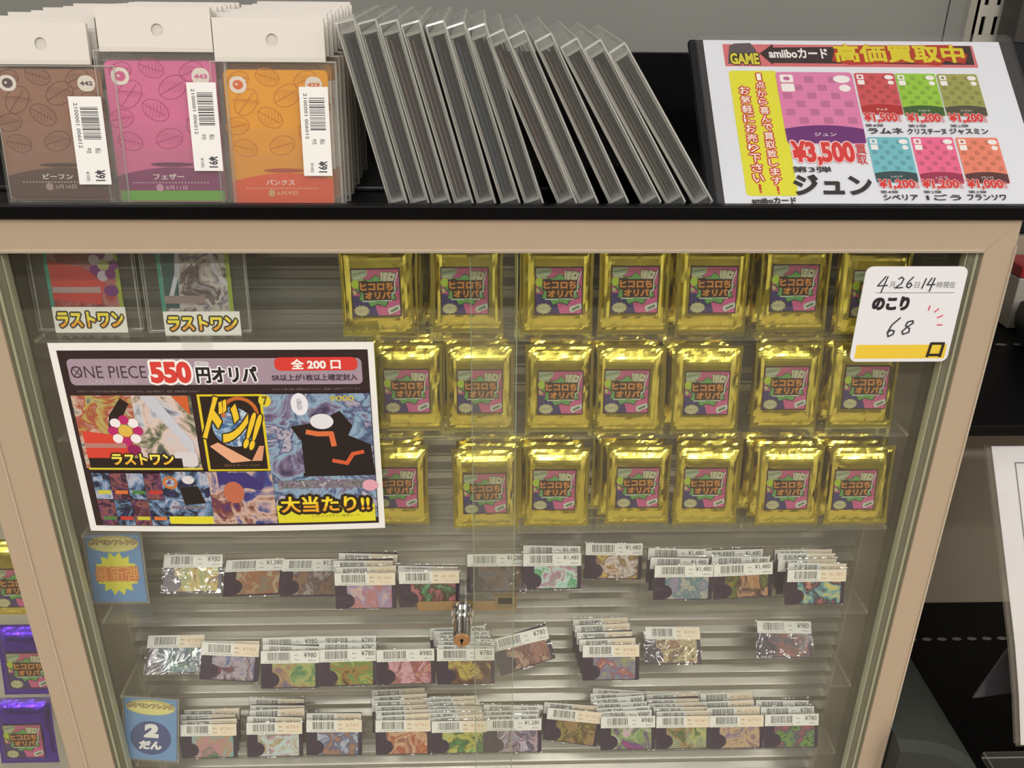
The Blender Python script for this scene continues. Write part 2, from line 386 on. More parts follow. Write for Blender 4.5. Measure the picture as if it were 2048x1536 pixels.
# sliding glass doors, overlapping in the middle
xa, xb = at(945, 1000, .008).x, at(1030, 1000, .008).x
for x0, x1, y0 in ((XLI - .004, xb, .0050), (xa, XRI + .004, .0095)):
    m = MB(); m.box(x0, x1, y0, y0 + .0032, ZLOW + .03, ZB + .002, sides=(1, 1, 0, 0, 1, 1))
    for xe, ins in ((x0, 1), (x1, -1)): m.box(min(xe, xe + ins * .0008), max(xe, xe + ins * .0008), y0 - .0003, y0, ZLOW + .03, ZB, 1)
    part(m, 'glass_door', [GLASS, GEDGE], case)
# acrylic shelves
SH = []
EDGEPY = [684, 880, 1068, 1238, 1386, 1521, 1648]
sxl, sxr = at(239, 1394, YF).x, at(1704, 1367, YF).x
print('shelf ends', sxl, sxr, 'walls', XWL, XWR, 'posts', XPL, XPR)
for i, py in enumerate(EDGEPY):
    zb = at(1000, py, YF).z; m = MB()
    lx = max(XWL + .002, sxl); rx = min(XWR - .002, sxr)
    if i == 2: rx = at(1775, 1054, YF).x
    m.bbox(lx, rx, YF, YR, zb, zb + .0034, .0010, 0, mb=1); part(m, 'acrylic_shelf', [ACRY, ACRE], case)
    SH.append(zb + .0035)
    for xx in (lx + .012, rx - .012):
        m = MB(); v = [(0, YR - .001, zb - .028), (0, YF + .020, zb), (0, YR - .001, zb)]
        m.faces([(xx, y, z) for _, y, z in v] + [(xx + .002, y, z) for _, y, z in v], [(0, 1, 2), (5, 4, 3), (0, 3, 4, 1), (1, 4, 5, 2), (2, 5, 3, 0)]); part(m, 'shelf_bracket', ACRY, case)
print('shelves', SH)
# the lock on the doors
P = at(925, 1228, .0); lock = thing('cylinder_lock', 'chrome cylinder lock with a keyhole clamped on the sliding glass doors', 'lock', P)
m = MB(); m.tube((0, -.0345, 0), (0, .002, 0), .0078, n=32); m.tube((0, -.010, 0), (0, -.006, 0), .0092, n=32); m.tube((0, .0005, 0), (0, .0045, 0), .0105, n=32)
m.build('lock_barrel', CHROME, lock, smooth=False)
m = MB(); m.tube((0, -.0360, 0), (0, -.0345, 0), .0066, .0074, n=32); o = m.build('lock_face', BRASS, lock); tag(o, 'copper-toned round lock face')
m = MB(); m.tube((0, -.0363, 0.001), (0, -.0359, 0.001), .0016, n=16); m.box(-.0007, .0007, -.0363, -.0359, -.0035, .001); m.build('keyhole', BLACKM, o)
x0, x1 = at(836, 1228, .016).x - P.x, at(1031, 1240, .016).x - P.x
m = MB(); m.bbox(x0, x1, .0135, .0150, -.0072, .0030, .0006); o = m.build('ratchet_bar', mat('tan_steel_bar', (176, 140, 92), .35, .3), lock)
m = MB(); m.bbox(x1 - .020, x1 + .001, .0128, .0200, -.0050, .0085, .0012); o = m.build('bar_end_block', mat('tan_block', (150, 128, 90), .35, .3), lock)
m = MB(); m.box(x1 - .0165, x1 - .0035, .0120, .0128, .0010, .0075); m.build('block_slot', BLACKM, o)

# ------------------------------------------------------------------ neighbouring case on the left
XN = XL - .9
OF2 = Vector((XN, 0, ZLOW))
case2 = thing('display_case', 'second aluminium display case joined to the left, mostly out of view', 'display case', OF2)
xin = at(35, 1168, 0).x
m = MB(); m.box(xin, XL - .0004, .0008, .016, ZLOW, ZT - .0004); part(m, 'side_rail', ALU, case2, OF2)
m = MB(); m.bbox(XN, xin, .0008, .016, ZB, ZT - .0004, .0006); part(m, 'top_rail', ALU, case2, OF2)
m = MB(); m.box(XN + .02, XL - .002, YB + .004, YB + .010, ZLOW, ZT - .002); part(m, 'back_panel', SLAT, case2, OF2)
m = MB(); m.box(XL - .009, XL - .001, .016, YB + .004, ZLOW, ZT - .002); part(m, 'side_panel', CASEIN, case2, OF2)
m = MB(); m.box(XN + .02, xin, .005, .008, ZLOW, ZB); part(m, 'glass_door', GLASS, case2, OF2)
SH2 = []
for py in (1248, 1408, 1545):
    zb = at(20, py, YF).z; m = MB(); m.bbox(XN + .03, XL - .012, YF, YR, zb, zb + .0045, .0012, mb=1); part(m, 'acrylic_shelf', [ACRY, ACRE], case2, OF2); SH2.append(zb + .0046)

# ------------------------------------------------------------------ gold packs
def foil_pack_mesh(seed, W=.0580, H=.0750, T=.0060):
    """pillow-shaped foil bag: side seams, crimped ends and creases; origin at the bottom centre"""
    nx, nz = 26, 36; rr = random.Random(seed); m = MB(); v = []
    cre = [(rr.uniform(-1, 1), rr.choice((-1, 1)), rr.uniform(.5, 1.4), rr.uniform(.06, .16)) for _ in range(9)]
    for side in (-1, 1):
        for j in range(nz + 1):
            for i in range(nx + 1):
                u = -1 + 2 * i / nx; w = j / nz; q = 2 * w - 1
                uu = abs(u); ww = abs(q)
                prof_u = max(0, 1 - max(0, (uu - .50) / .42) ** 2) if uu < .92 else 0
                prof_w = max(0, 1 - max(0, (ww - .58) / .34) ** 2) if ww < .92 else 0
                d = T * (prof_u * prof_w) ** .75
                n1 = noise.noise(Vector((u * 2.2 + seed * 3, q * 2.2, side * 5)))
                n2 = noise.noise(Vector((u * 6 + seed, q * 3, side * 9)))
                edge = min(1, max(0, (max(uu, ww * .95) - .45) / .35)) * (.55 if q > .5 else 1)
                d += edge * (n1 * .0012 + n2 * .0007) * (1 if (uu < .92 and ww < .93) else .35)
                for cx, cz, ln, wd_ in cre:     # creases fan out from the ends
                    t = (1 - abs(q - cz) / ln)
                    if t > 0:
                        a = (u - cx * (.55 + .45 * t)) / wd_; d -= edge * .0009 * t * math.exp(-a * a)
                if ww > .93: d += .00018 * math.cos(u * 90)
                d = max(d, .00025)
                sxq = 1 - .035 * (1 - ww) ** .5 * (1 if uu > .5 else 0) * (uu - .5) * 2 + .006 * noise.noise(Vector((side * 0 + 4, q * 3, seed)))
                v.append((u * W / 2 * sxq, side * d if side < 0 else d, w * H))
    n1_ = (nx + 1) * (nz + 1); fs = []
    for j in range(nz):
        for i in range(nx):
            a = j * (nx + 1) + i; fs.append((a, a + 1, a + nx + 2, a + nx + 1)); a += n1_; fs.append((a, a + nx + 1, a + nx + 2, a + 1))
    for j in range(nz):
        a = j * (nx + 1); c = a + nx; fs.append((a, a + nx + 1, a + nx + 1 + n1_, a + n1_)); fs.append((c, c + n1_, c + n1_ + nx + 1, c + nx + 1))
    for i in range(nx):
        a = i; c = nz * (nx + 1) + i; fs.append((a, a + n1_, a + 1 + n1_, a + 1)); fs.append((c, c + 1, c + 1 + n1_, c + n1_))
    m.faces(v, fs); return m
def label_art():
    """square sticker: pink and navy bursts, green splash, orange lettering"""
    a = Art(); w = 1.0; DK = (52, 30, 28)
    a.box(0, 1, 0, .0003 / .0365, 0, 1, 0, DK)
    i0, i1 = .025, .975
    a.rect(i0, i0, i1, i1, (186, 84, 122))
    a.poly([(.33, .97), (.36, .80), (.44, .86), (.50, .78), (.57, .86), (.62, .80), (.62, .97)], (190, 92, 124))
    a.poly([(i0, i0), (.53, i0), (.46, .26), (.36, .22), (.30, .34), (.22, .31), (.14, .44), (i0, .44)], (62, 50, 104))
    a.poly([(.46, .27), (.53, i0), (i1, i0), (i1, .33), (.80, .30), (.70, .26), (.62, .24), (.56, .17), (.52, .22)], (208, 96, 142))
    a.star(.52, .52, .43, .33, 9, (40, 62, 38), 1.06, .82, .2); a.star(.52, .525, .405, .31, 9, (104, 164, 84), 1.06, .82, .2)
    a.poly([(i0, .97), (.34, .97), (.34, .86), (.25, .80), (.25, .72), (i0, .80)], (158, 172, 132)); a.stroke([(i0, .87), (.31, .93)], .03, (120, 134, 104)); a.stroke([(.06, .79), (.28, .85)], .03, (184, 196, 158))
    a.ell(.09, .68, .08, .095, (172, 200, 52)); a.poly([(i0, .51), (.08, .45), (.11, .50), (.09, .54), (i0, .55)], (176, 190, 110))
    for k, (x, t) in enumerate(((.66, .06), (.71, 0), (.82, -.35))):
        c, q = math.cos(t), math.sin(t); pw, ph = .05 + .02 * (k == 2), .09; z = .83 - .01 * k
        for g, cc in ((.008, (64, 60, 46)), (0, (196, 196, 158))):
            a.poly([(x + dx * c - dz * q, z + dx * q + dz * c) for dx, dz in ((-pw - g, -ph - g), (pw + g, -ph - g), (pw + g, ph + g), (-pw - g, ph + g))], cc)
    a.ell(.83, .82, .022, .022, (60, 56, 40), n=8)
    a.stroke([(.22, .325), (.46, .325), (.50, .35), (.80, .325), (.82, .47), (.88, .50), (.885, .68), (.95, .90)], .022, (206, 214, 200))
    a.poly([(.16, .52), (.245, .50), (.245, .345), (.81, .345), (.81, .50), (.87, .52), (.87, .73), (.36, .73), (.30, .76), (.16, .74)], (62, 36, 20))
    OR = (206, 136, 60)
    a.text('ヒコロち', .185, .548, .85, .705, OR, bold=.03, fat=.004, res=2)
    a.text('オリパ', .275, .370, .79, .520, OR, bold=.03, fat=.004, res=2)
    a.star(.19, .13, .17, .14, 11, (170, 166, 112), 1., .72, .1); a.star(.19, .13, .145, .12, 11, (196, 194, 146), 1., .72, .3)
    a.text('大当たり', .08, .10, .30, .17, (128, 124, 100), bold=0, res=1)
    a.poly([(.72, .10), (.76, .04), (.98, .14), (.97, .235), (.93, .24), (.73, .17)], (204, 212, 194)); a.poly([(.77, .125), (.79, .085), (.94, .155), (.92, .20)], (104, 122, 96))
    return a
la = label_art(); LW = .0385; la.c = [tuple(int(v * .86 + 6) for v in c) for c in la.c]
la.v = [(x * LW, y * (1 if y < 0 else LW), z * LW) for x, y, z in la.v]
label_obj = la.build('sticker', PRINT); COL.objects.unlink(label_obj)
PACKM = [foil_pack_mesh(k).build('foil_bag', GOLD) for k in range(6)]
for o in PACKM: COL.objects.unlink(o)
PURPM = PACKM[0].data.copy(); PURPM.materials.clear(); PURPM.materials.append(PURP)
def gold_pack(name, label, group, loc, lean, rl, mesh, lz=.0105, lx=.0, dz=0):
    t = thing(name, label, 'foil pack', group=group, M=TR(loc, lean, rl))
    f = bpy.data.objects.new('foil_bag', mesh); COL.objects.link(f); f.parent = t
    s = bpy.data.objects.new('sticker', label_obj.data); COL.objects.link(s); s.parent = t; s.location = (-LW / 2 + lx, -.0067, lz)
    return t
rows = [
 (0, [(680, 838, 668, 707, 630, 1.2), (862, 1010, 660, 880, 626, 0), (1040, 1188, 663, 1066, 626, 0), (1190, 1338, 663, 1216, 624, 0), (1344, 1494, 663, 1371, 624, 0), (1506, 1655, 658, 1531, 620, 0), (1662, 1812, 668, 1690, 632, 0)]),
 (1, [(752, 888, 856, 768, 822, 0), (892, 1030, 858, 912, 823, 0), (1045, 1188, 858, 1071, 825, 0), (1188, 1322, 861, 1201, 820, -.5), (1336, 1478, 861, 1360, 826, 0), (1498, 1632, 853, 1516, 816, 0), (1646, 1786, 852, 1674, 814, -.5)]),
 (2, [(728, 862, 1046, 748, 1012, 0), (905, 1038, 1055, 925, 1023, .8), (1044, 1180, 1050, 1060, 1012, -.5), (1205, 1340, 1045, 1226, 1011, 0), (1341, 1475, 1046, 1359, 1009, 0), (1503, 1640, 1047, 1522, 1015, .4), (1641, 1775, 1050, 1655, 1015, .3)])]
ROWN = ['top shelf', 'second shelf', 'third shelf']; COLN = ['first', 'second', 'third', 'fourth', 'fifth', 'sixth', 'seventh']
rnd = random.Random(5)
BLURB = ['flat and level', 'with a bright left crease', 'with a wavy side seam']
for ri, lst in rows:
    z = SH[ri]
    for ci, (xl, xr, yb, ll, lb, rl) in enumerate(lst):
        P = atz((xl + xr) / 2, yb, z + .0005); P.y = min(max(P.y, YF + .006), YF + .016); P2 = at((xl + xr) / 2, yb, P.y)
        lc = at(ll + 50 - 2 * ri, lb, P.y).x - P2.x; lz = max(.006, (at(ll, lb, P.y).z - P.z)) * .985
        lz = min(max(lz, .0095), .018)
        gold_pack('gold_pack', f'gold foil pack in front, {COLN[ci]} from the left on the {ROWN[ri]}', 'gold foil packs at the front of the shelves', Vector((P2.x, P.y, z)), 9, -rl, PACKM[(ri * 7 + ci * 3) % 6].data, lz, lc)
        for k in range(2):
            off = Vector((rnd.uniform(-.006, -.002) * (1 + k) * (1 if (ci + ri) % 3 else -.6), .0128 * (k + 1), 0))
            gold_pack('gold_pack', f'gold foil pack tucked {["right behind", "at the very back behind"][k]} the {COLN[ci]} one on the {ROWN[ri]}', 'gold foil packs behind the front ones', Vector((P2.x, P.y, z)) + off, 9, rnd.uniform(-1.2, 1.2), PACKM[(ri + ci + k) % 6].data, .0105, 0)
# packs in the neighbouring case
for k, (px, py, sh, me, nm, lb) in enumerate(((44, 1232, 0, PACKM[1].data, 'gold_pack', 'gold foil pack in the left-hand case, uppermost one in view'),
        (68, 1392, 1, PURPM, 'purple_pack', 'purple foil pack in the left-hand case, under the gold one'),
        (62, 1524, 2, PURPM, 'purple_pack', 'purple foil pack in the left-hand case, lowest one in view'))):
    P = atz(px, py, SH2[sh]); gold_pack(nm, lb, None, Vector((P.x, YF + .008, SH2[sh])), 11, 0, me, .0105)

# ------------------------------------------------------------------ sleeved cards
CW, CH = .0565, .0350
PAL = {
 'orange and green': ((196, 96, 40), (150, 170, 90), (225, 190, 70), (110, 50, 30)),
 'tan': ((176, 130, 84), (150, 140, 120), (190, 110, 60), (200, 190, 160)),
 'silver and brown': ((130, 96, 74), (190, 180, 172), (110, 80, 90), (170, 130, 90)),
 'pink and lavender': ((206, 160, 190), (232, 196, 178), (170, 150, 200), (210, 120, 110)),
 'black and rainbow': ((40, 26, 30), (110, 190, 120), (60, 40, 40), (220, 120, 130)),
 'dark blue': ((48, 56, 84), (86, 100, 130), (120, 80, 60), (30, 34, 52)),
 'shiny green': ((120, 220, 160), (90, 170, 110), (210, 250, 235), (200, 120, 160)),
 'amber': ((190, 130, 60), (230, 200, 90), (140, 90, 60), (240, 230, 220)),
 'teal and lilac': ((120, 160, 170), (170, 150, 180), (90, 140, 150), (200, 190, 170)),
 'orange and olive': ((190, 110, 60), (120, 140, 50), (80, 40, 60), (210, 160, 110)),
 'many-coloured': ((230, 220, 110), (110, 180, 190), (60, 40, 60), (220, 120, 120)),
 'sea-green': ((70, 110, 120), (100, 150, 130), (56, 70, 110), (130, 160, 170)),
 'red and blue': ((170, 60, 56), (90, 120, 180), (200, 180, 190), (80, 50, 90)),
 'blue and green': ((60, 100, 170), (90, 150, 90), (190, 200, 110), (190, 130, 100)),
 'olive and black': ((60, 56, 30), (200, 190, 80), (90, 160, 70), (200, 140, 60)),
 'pink': ((214, 90, 130), (235, 180, 190), (170, 60, 80), (220, 170, 130)),
 'brown and yellow': ((110, 60, 46), (220, 200, 80), (150, 96, 70), (70, 40, 40)),
 'rust': ((150, 80, 60), (180, 120, 96), (110, 50, 50), (200, 160, 130)),
 'white and red': ((235, 225, 215), (190, 90, 70), (120, 130, 180), (190, 180, 90)),  # pale first colour is glare on the pouches, put into the picture
 'gold and brown': ((170, 130, 70), (90, 60, 40), (210, 190, 120), (140, 80, 70)),
 'dark red': ((110, 40, 44), (50, 60, 90), (160, 70, 60), (60, 50, 60)),
 'green and pink': ((70, 140, 90), (214, 140, 160), (200, 160, 120), (130, 200, 210)),
 'mint and pink': ((90, 170, 120), (220, 150, 170), (205, 240, 240), (210, 170, 130)),
 'blue and orange': ((120, 150, 190), (190, 130, 80), (90, 100, 150), (200, 210, 225)),
 'orange and red': ((220, 130, 70), (190, 70, 50), (235, 190, 140), (160, 90, 80)),
 'leaf green': ((90, 160, 80), (170, 210, 130), (220, 210, 80), (60, 110, 60)),
 'blue and white': ((80, 150, 200), (230, 200, 215), (60, 70, 110), (210, 170, 180)),
 'olive gold': ((130, 120, 50), (170, 150, 70), (90, 70, 40), (190, 150, 90)),
 'magenta': ((214, 70, 130), (235, 190, 220), (150, 190, 90), (120, 60, 150)),
 'green and yellow': ((80, 120, 70), (210, 210, 110), (150, 170, 140), (190, 140, 80)),
 'peach and violet': ((214, 150, 120), (130, 110, 160), (225, 190, 130), (150, 110, 130)),
 'dark green': ((50, 60, 60), (130, 180, 70), (70, 80, 110), (190, 90, 90))}
DECK = {}
def card_meshes(pal, price, faded):
    k = (pal, price, faded)
    if k in DECK: return DECK[k]
    si = list(PAL).index(pal); mm = marble('picture_' + pal.replace(' ', '_').replace('-', '_'), PAL[pal], 46 + 5 * (si % 4), 2.2, .28, si * 3.1)
    a = Art(); PU = (52, 34, 62)
    a.bbox(-CW / 2, CW / 2, 0, .0022, 0, CH, .0006, 0, PU, seg=1)
    a.rrect(-CW / 2 + .011, .0012, CW / 2 - .004, CH - .002, .0015, (200, 200, 200), 1)
    a.ell(-CW / 2 + .0095, .0085, .0085, .0075, PU)
    me = a.build('card', [PRINTG, mm]); COL.objects.unlink(me)
    t = Art(); tw, th = .0560, .0122; wht = (238, 238, 232)
    t.box(0, tw, 0, .00025, 0, th, 0, wht)
    t.barcode(.0065, .0030, .0285, th - .0016, si + 3); t.text('2 100000 271634', .0040, .0008, .0295, .0022, (90, 90, 90), bold=0, res=1)
    t.text('税込', .0325, .0070, .0365, .0086, (70, 70, 75), bold=0, res=1); t.text('中古', .0325, .0028, .0365, .0042, (70, 70, 75), bold=0, res=1)
    if faded:
        t.rect(.0310, .0002, tw - .0002, th - .0002, (242, 228, 204), L=1); t.L = 3
        t.text(price, .0395, .0052, tw - .003, .0092, (214, 176, 140), bold=0, res=1); t.text('(税込)', .042, .0020, tw - .004, .0036, (222, 180, 140), bold=0, res=1)
        t.text('税込', .0325, .0070, .0365, .0086, (70, 70, 75), bold=0, res=1); t.text('中古', .0325, .0028, .0365, .0042, (70, 70, 75), bold=0, res=1)
    else:
        t.text(price, tw - .0145 - .0026 * (len(price) > 4), .0054, tw - .0022, .0106, (40, 40, 44), bold=0, res=2); t.text('(税込)', tw - .010, .0018, tw - .0025, .0034, (90, 90, 90), bold=0, res=1)
    te = t.build('price_tag', PRINT); COL.objects.unlink(te)
    DECK[k] = (me.data, te.data); return DECK[k]
# pouch: a thin flattened bag slightly larger than the card
def pouch(w, h, d, name, mt, seam=.0012):
    m = MB(); m.bbox(-w / 2, w / 2, -d / 2, d / 2, 0, h, min(d * .45, .0012), seg=2); return m.build(name, mt, smooth=False)
po = pouch(.0605, .0400, .0040, 'pouch', SLEEVE); COL.objects.unlink(po)
def sleeved(label, group, M, pal, price, faded, tagroll=0., vert=False, tz=.0262):
    t = thing('sleeved_card', label, 'card', group=group, M=M)
    cm, tm = card_meshes(pal, price, faded)
    c = bpy.data.objects.new('card', cm); COL.objects.link(c); c.parent = t; c.location = (0, -.0011, .002)
    p = bpy.data.objects.new('pouch', po.data); COL.objects.link(p); p.parent = t
    g = bpy.data.objects.new('price_tag', tm); COL.objects.link(g); g.parent = t
    if vert: g.matrix_local = Matrix.Translation((.0150, -.0025, .042)) @ Matrix.Rotation(math.radians(90), 4, 'Y')
    else: g.matrix_local = Matrix.Translation((-.0280, -.0025, tz)) @ Matrix.Rotation(math.radians(-tagroll), 4, 'Y')
    return t
# (x0, x1, bottom y, front tag top y, rear tag top y, count, roll, palette, price, faded, lean, where)
SA, SB, SC = SH[3], SH[4], SH[5]
stacks = [
 (SA, 328, 440, 1190, 1123, 1123, 1, 0, 'orange and green', '¥980', 0, 38, 'fourth shelf, first from left'),
 (SA, 447, 563, 1198, 1152, 1152, 1, -2, 'tan', '¥1,280', 0, 58, 'fourth shelf, second from left'),
 (SA, 564, 672, 1198, 1152, 1152, 1, 0, 'silver and brown', '¥1,280', 0, 56, 'fourth shelf, third from left'),
 (SA, 674, 792, 1222, 1154, 1112, 4, 0, 'pink and lavender', '¥1,480', 1, 13, 'fourth shelf, fourth from left'),
 (SA, 802, 918, 1218, 1150, 1140, 3, 0, 'black and rainbow', '¥1,480', 1, 12, 'just above the lock'),
 (SA, 940, 1045, 1190, 1143, 1143, 1, 0, 'dark blue', '¥1,280', 0, 50, 'seen behind the glass door overlap'),
 (SA, 1048, 1160, 1183, 1111, 1092, 2, 0, 'shiny green', '¥1,480', 0, 22, 'fourth shelf, right of door overlap'),
 (SA, 1170, 1280, 1164, 1092, 1092, 1, 1.5, 'amber', '¥1,480', 0, 18, 'fourth shelf, near its middle'),
 (SA, 1308, 1420, 1204, 1132, 1096, 3, 0, 'teal and lilac', '¥1,480', 0, 13, 'fourth shelf, third from right'),
 (SA, 1426, 1542, 1203, 1136, 1105, 3, -3, 'orange and olive', '¥1,480', 0, 13, 'fourth shelf, second from right'),
 (SA, 1568, 1686, 1213, 1138, 1100, 5, 0, 'many-coloured', '¥1,480', 1, 14, 'fourth shelf, right end'),
 (SB, 290, 402, 1352, 1303, 1303, 1, 0, 'sea-green', '¥980', 1, 46, 'fifth shelf, left end'),
 (SB, 398, 516, 1370, 1306, 1304, 2, 4, 'red and blue', '¥980', 1, 32, 'fifth shelf, second from left'),
 (SB, 524, 638, 1381, 1317, 1290, 3, 0, 'blue and green', '¥980', 0, 26, 'fifth shelf, third from left'),
 (SB, 641, 753, 1377, 1312, 1288, 3, -1, 'olive and black', '¥780', 0, 26, 'fifth shelf, fourth from left'),
 (SB, 757, 870, 1374, 1303, 1303, 1, -1, 'pink', '¥980', 0, 20, 'below and left of the lock'),
 (SB, 874, 990, 1373, 1298, 1254, 7, 0, 'brown and yellow', '¥780', 0, 20, 'right below the lock'),
 (SB, 1004, 1112, 1352, 1290, 1290, 1, -17, 'rust', '¥780', 0, 34, 'tilted beside the door overlap'),
 (SB, 1166, 1276, 1365, 1293, 1240, 5, 0, 'white and red', '¥980', 1, 22, 'middle of the fifth shelf'),
 (SB, 1290, 1405, 1334, 1283, 1283, 1, 1, 'gold and brown', '¥980', 1, 44, 'fifth shelf, second from right'),
 (SB, 1514, 1628, 1322, 1273, 1273, 1, 2, 'dark red', '¥980', 0, 44, 'fifth shelf, right end'),
 (SC, 362, 474, 1526, 1457, 1428, 4, 0, 'green and pink', '¥780', 1, 22, 'right of the round-badge card'),
 (SC, 494, 605, 1524, 1455, 1405, 5, 0, 'mint and pink', '¥780', 1, 22, 'sixth shelf, second from left'),
 (SC, 614, 722, 1520, 1452, 1430, 2, 1, 'blue and orange', '¥780', 1, 24, 'sixth shelf, third from left'),
 (SC, 752, 862, 1517, 1450, 1388, 7, 0, 'orange and red', '¥780', 1, 22, 'sixth shelf, fourth from left'),
 (SC, 866, 972, 1513, 1445, 1400, 7, 0, 'leaf green', '¥780', 1, 20, 'sixth shelf, left of door overlap'),
 (SC, 976, 1080, 1512, 1442, 1415, 4, 0, 'blue and white', '¥1,280', 0, 20, 'sixth shelf, behind door overlap'),
 (SC, 1088, 1188, 1497, 1428, 1395, 2, 9, 'olive gold', '¥1,280', 1, 20, 'tilted, middle of the sixth shelf'),
 (SC, 1203, 1307, 1504, 1440, 1387, 7, 0, 'magenta', '¥980', 0, 22, 'sixth shelf, fourth from right'),
 (SC, 1314, 1416, 1502, 1434, 1390, 6, 0, 'green and yellow', '¥980', 1, 22, 'sixth shelf, third from right'),
 (SC, 1419, 1524, 1502, 1430, 1387, 4, 0, 'peach and violet', '¥780', 1, 22, 'sixth shelf, second from right'),
 (SC, 1528, 1634, 1500, 1432, 1402, 3, 0, 'dark green', '¥780', 0, 22, 'sixth shelf, right end')]
for z, x0, x1, yb, yt, yr, n, rl, pal, price, faded, lean, where in stacks:
    cx = (x0 + x1) / 2; P = atz(cx, yb, z); P.y = max(P.y, YF + .004)
    # distance back for the rear tags, from the rise of the tags in the picture
    hz = z + CH * math.cos(math.radians(lean)); ytop = P.y + CH * math.sin(math.radians(lean))
    dy = 0
    if n > 1: dy = max(.0048, min((atz(cx, yr, hz).y - atz(cx, yt, hz).y) / (n - 1), .012)); dy = min(dy, (YB - .012 - .014 - P.y) / max(1, n - 1)); dy = max(dy, .0042)
    w = abs(at(x1, yb, P.y).x - at(x0, yb, P.y).x) / .0605
    for k in range(n):
        rr = rl if k == 0 else rl * .5 + rnd.uniform(-2.5, 2.5)
        loc = Vector((P.x + (0 if k == 0 else rnd.uniform(-.0022, .0022) - .0012 * k), P.y + dy * k, z + .0006 + abs(math.sin(math.radians(rr))) * .030))
        lean2 = min(lean, math.degrees(math.asin(max(.05, min(.95, (YB - .006 - loc.y) / .040)))))
        lb = (f'single {pal} card with price tag, {where}' if n == 1 else f'{pal} card, {"foremost" if k == 0 else ORD[k] + " from front"} of its stack, {where}')
        sleeved(lb, 'sleeved cards with price tags', TR(loc, lean2, rr), pal, price, faded, rl * .25 if k == 0 else rnd.uniform(-2, 2), tz=.0262 + rnd.uniform(-.001, .0006))
# bottom row, standing on the seventh shelf with the tag along the right side
pals = list(PAL)
bot = [(500, 1524), (575, 1527), (655, 1524), (730, 1522), (800, 1522), (868, 1521), (985, 1524), (1060, 1523), (1120, 1516), (1185, 1515), (1240, 1520), (1325, 1514), (1400, 1514), (1465, 1512), (1530, 1511), (1592, 1511)]
NUMW = ['first', 'second', 'third', 'fourth', 'fifth', 'sixth', 'seventh', 'eighth', 'ninth', 'tenth', 'eleventh', 'twelfth', 'thirteenth', 'fourteenth', 'fifteenth', 'sixteenth']
for k, (px, pt) in enumerate(bot):
    yy = YF + .010 + .0045 * (k % 3); top = at(px - 30, pt, yy + .008)
    sleeved(f'{pals[(k * 5 + 16) % len(pals)]} card with upright tag, {NUMW[k]} from the left in the bottom row', 'bottom row cards cut off by the frame',
            TR((top.x, yy, SH[6] + .0006), 12, rnd.uniform(-3, 3)), pals[(k * 5 + 16) % len(pals)], '¥780', 1, vert=True)

# two price-guide cards in toploaders
def guide_card(label, pl, w, h, kind):
    t = thing('guide_card', label, 'card', M=pl.matrix())
    a = Art(pl); X0, X1 = -w / 2 + .002, w / 2 - .002; Z0, Z1 = .002, h - .002
    a.box(X0, X1, 0, .0006, Z0, Z1, 0, (96, 146, 200)); a.rect(X0 + .0006, Z0 + .0006, X1 - .0006, Z1 - .0006, (104, 158, 214))
    W = X1 - X0; H = Z1 - Z0; cx = 0
    a.ell(cx, Z0 + H * .86, W * .47, H * .125, (206, 196, 120), n=28); a.ell(cx, Z0 + H * .845, W * .43, H * .10, (238, 232, 150), n=28)
    a.text('ポケモンフレンダ', X0 + W * .06, Z0 + H * .845, X1 - W * .06, Z0 + H * .925, (232, 205, 140), bold=.02, out=((.0006, (110, 80, 50)),), res=2)
    if kind == 0:
        a.star(cx, Z0 + H * .42, W * .44, W * .33, 14, (240, 238, 70), .95, 1.05)
        a.rect(X0 + W * .12, Z0 + H * .31, X1 - W * .12, Z0 + H * .52, (232, 128, 50))
        a.text('最新弾', X0 + W * .10, Z0 + H * .31, X1 - W * .10, Z0 + H * .53, (252, 172, 84), bold=0, fat=.0003, out=((.0007, (176, 80, 24)),), res=2)
    else:
        a.ell(cx, Z0 + H * .36, W * .39, W * .39, (34, 66, 138), n=40)
        a.text('2', cx - W * .13, Z0 + H * .37, cx + W * .14, Z0 + H * .59, (250, 250, 250), bold=.06, fat=.0003, res=4, shear=.08)
        a.text('だん', cx - W * .23, Z0 + H * .17, cx + W * .20, Z0 + H * .31, (250, 250, 250), bold=.05, fat=.0002, res=3, shear=.08)
    a.build('printed_card', PRINTG, t)
    m = MB(); m.bbox(-w / 2, w / 2, -.0014, .0018, 0, h, .0007, mb=1); m.build('hard_sleeve', [HARD, HARDE], t)
def upv(lean): return Vector((0, math.sin(math.radians(lean)), math.cos(math.radians(lean))))
P = atz(242, 1207, SA); P.y = max(P.y, YF + .004); P = Vector((at(242, 1207, P.y).x, P.y, SA))
w = at(301, 1150, P.y + .01).x - at(185, 1150, P.y + .01).x
guide_card('blue card with a yellow starburst and orange characters, in a hard sleeve', Plane(P, upv(9)), w, .0740, 0)
P = atz(300, 1527, SC); P = Vector((P.x, max(P.y, YF + .004), SC))
w = at(362, 1450, P.y + .01).x - at(250, 1450, P.y + .01).x
pl = Plane(P, upv(9)); M_ = pl.matrix() @ Matrix.Rotation(math.radians(6), 4, 'Y'); pl2 = Plane(P, M_.col[2].xyz, M_.col[0].xyz)
guide_card('blue card with a navy round badge reading 2 in white', pl2, w, .0760, 1)

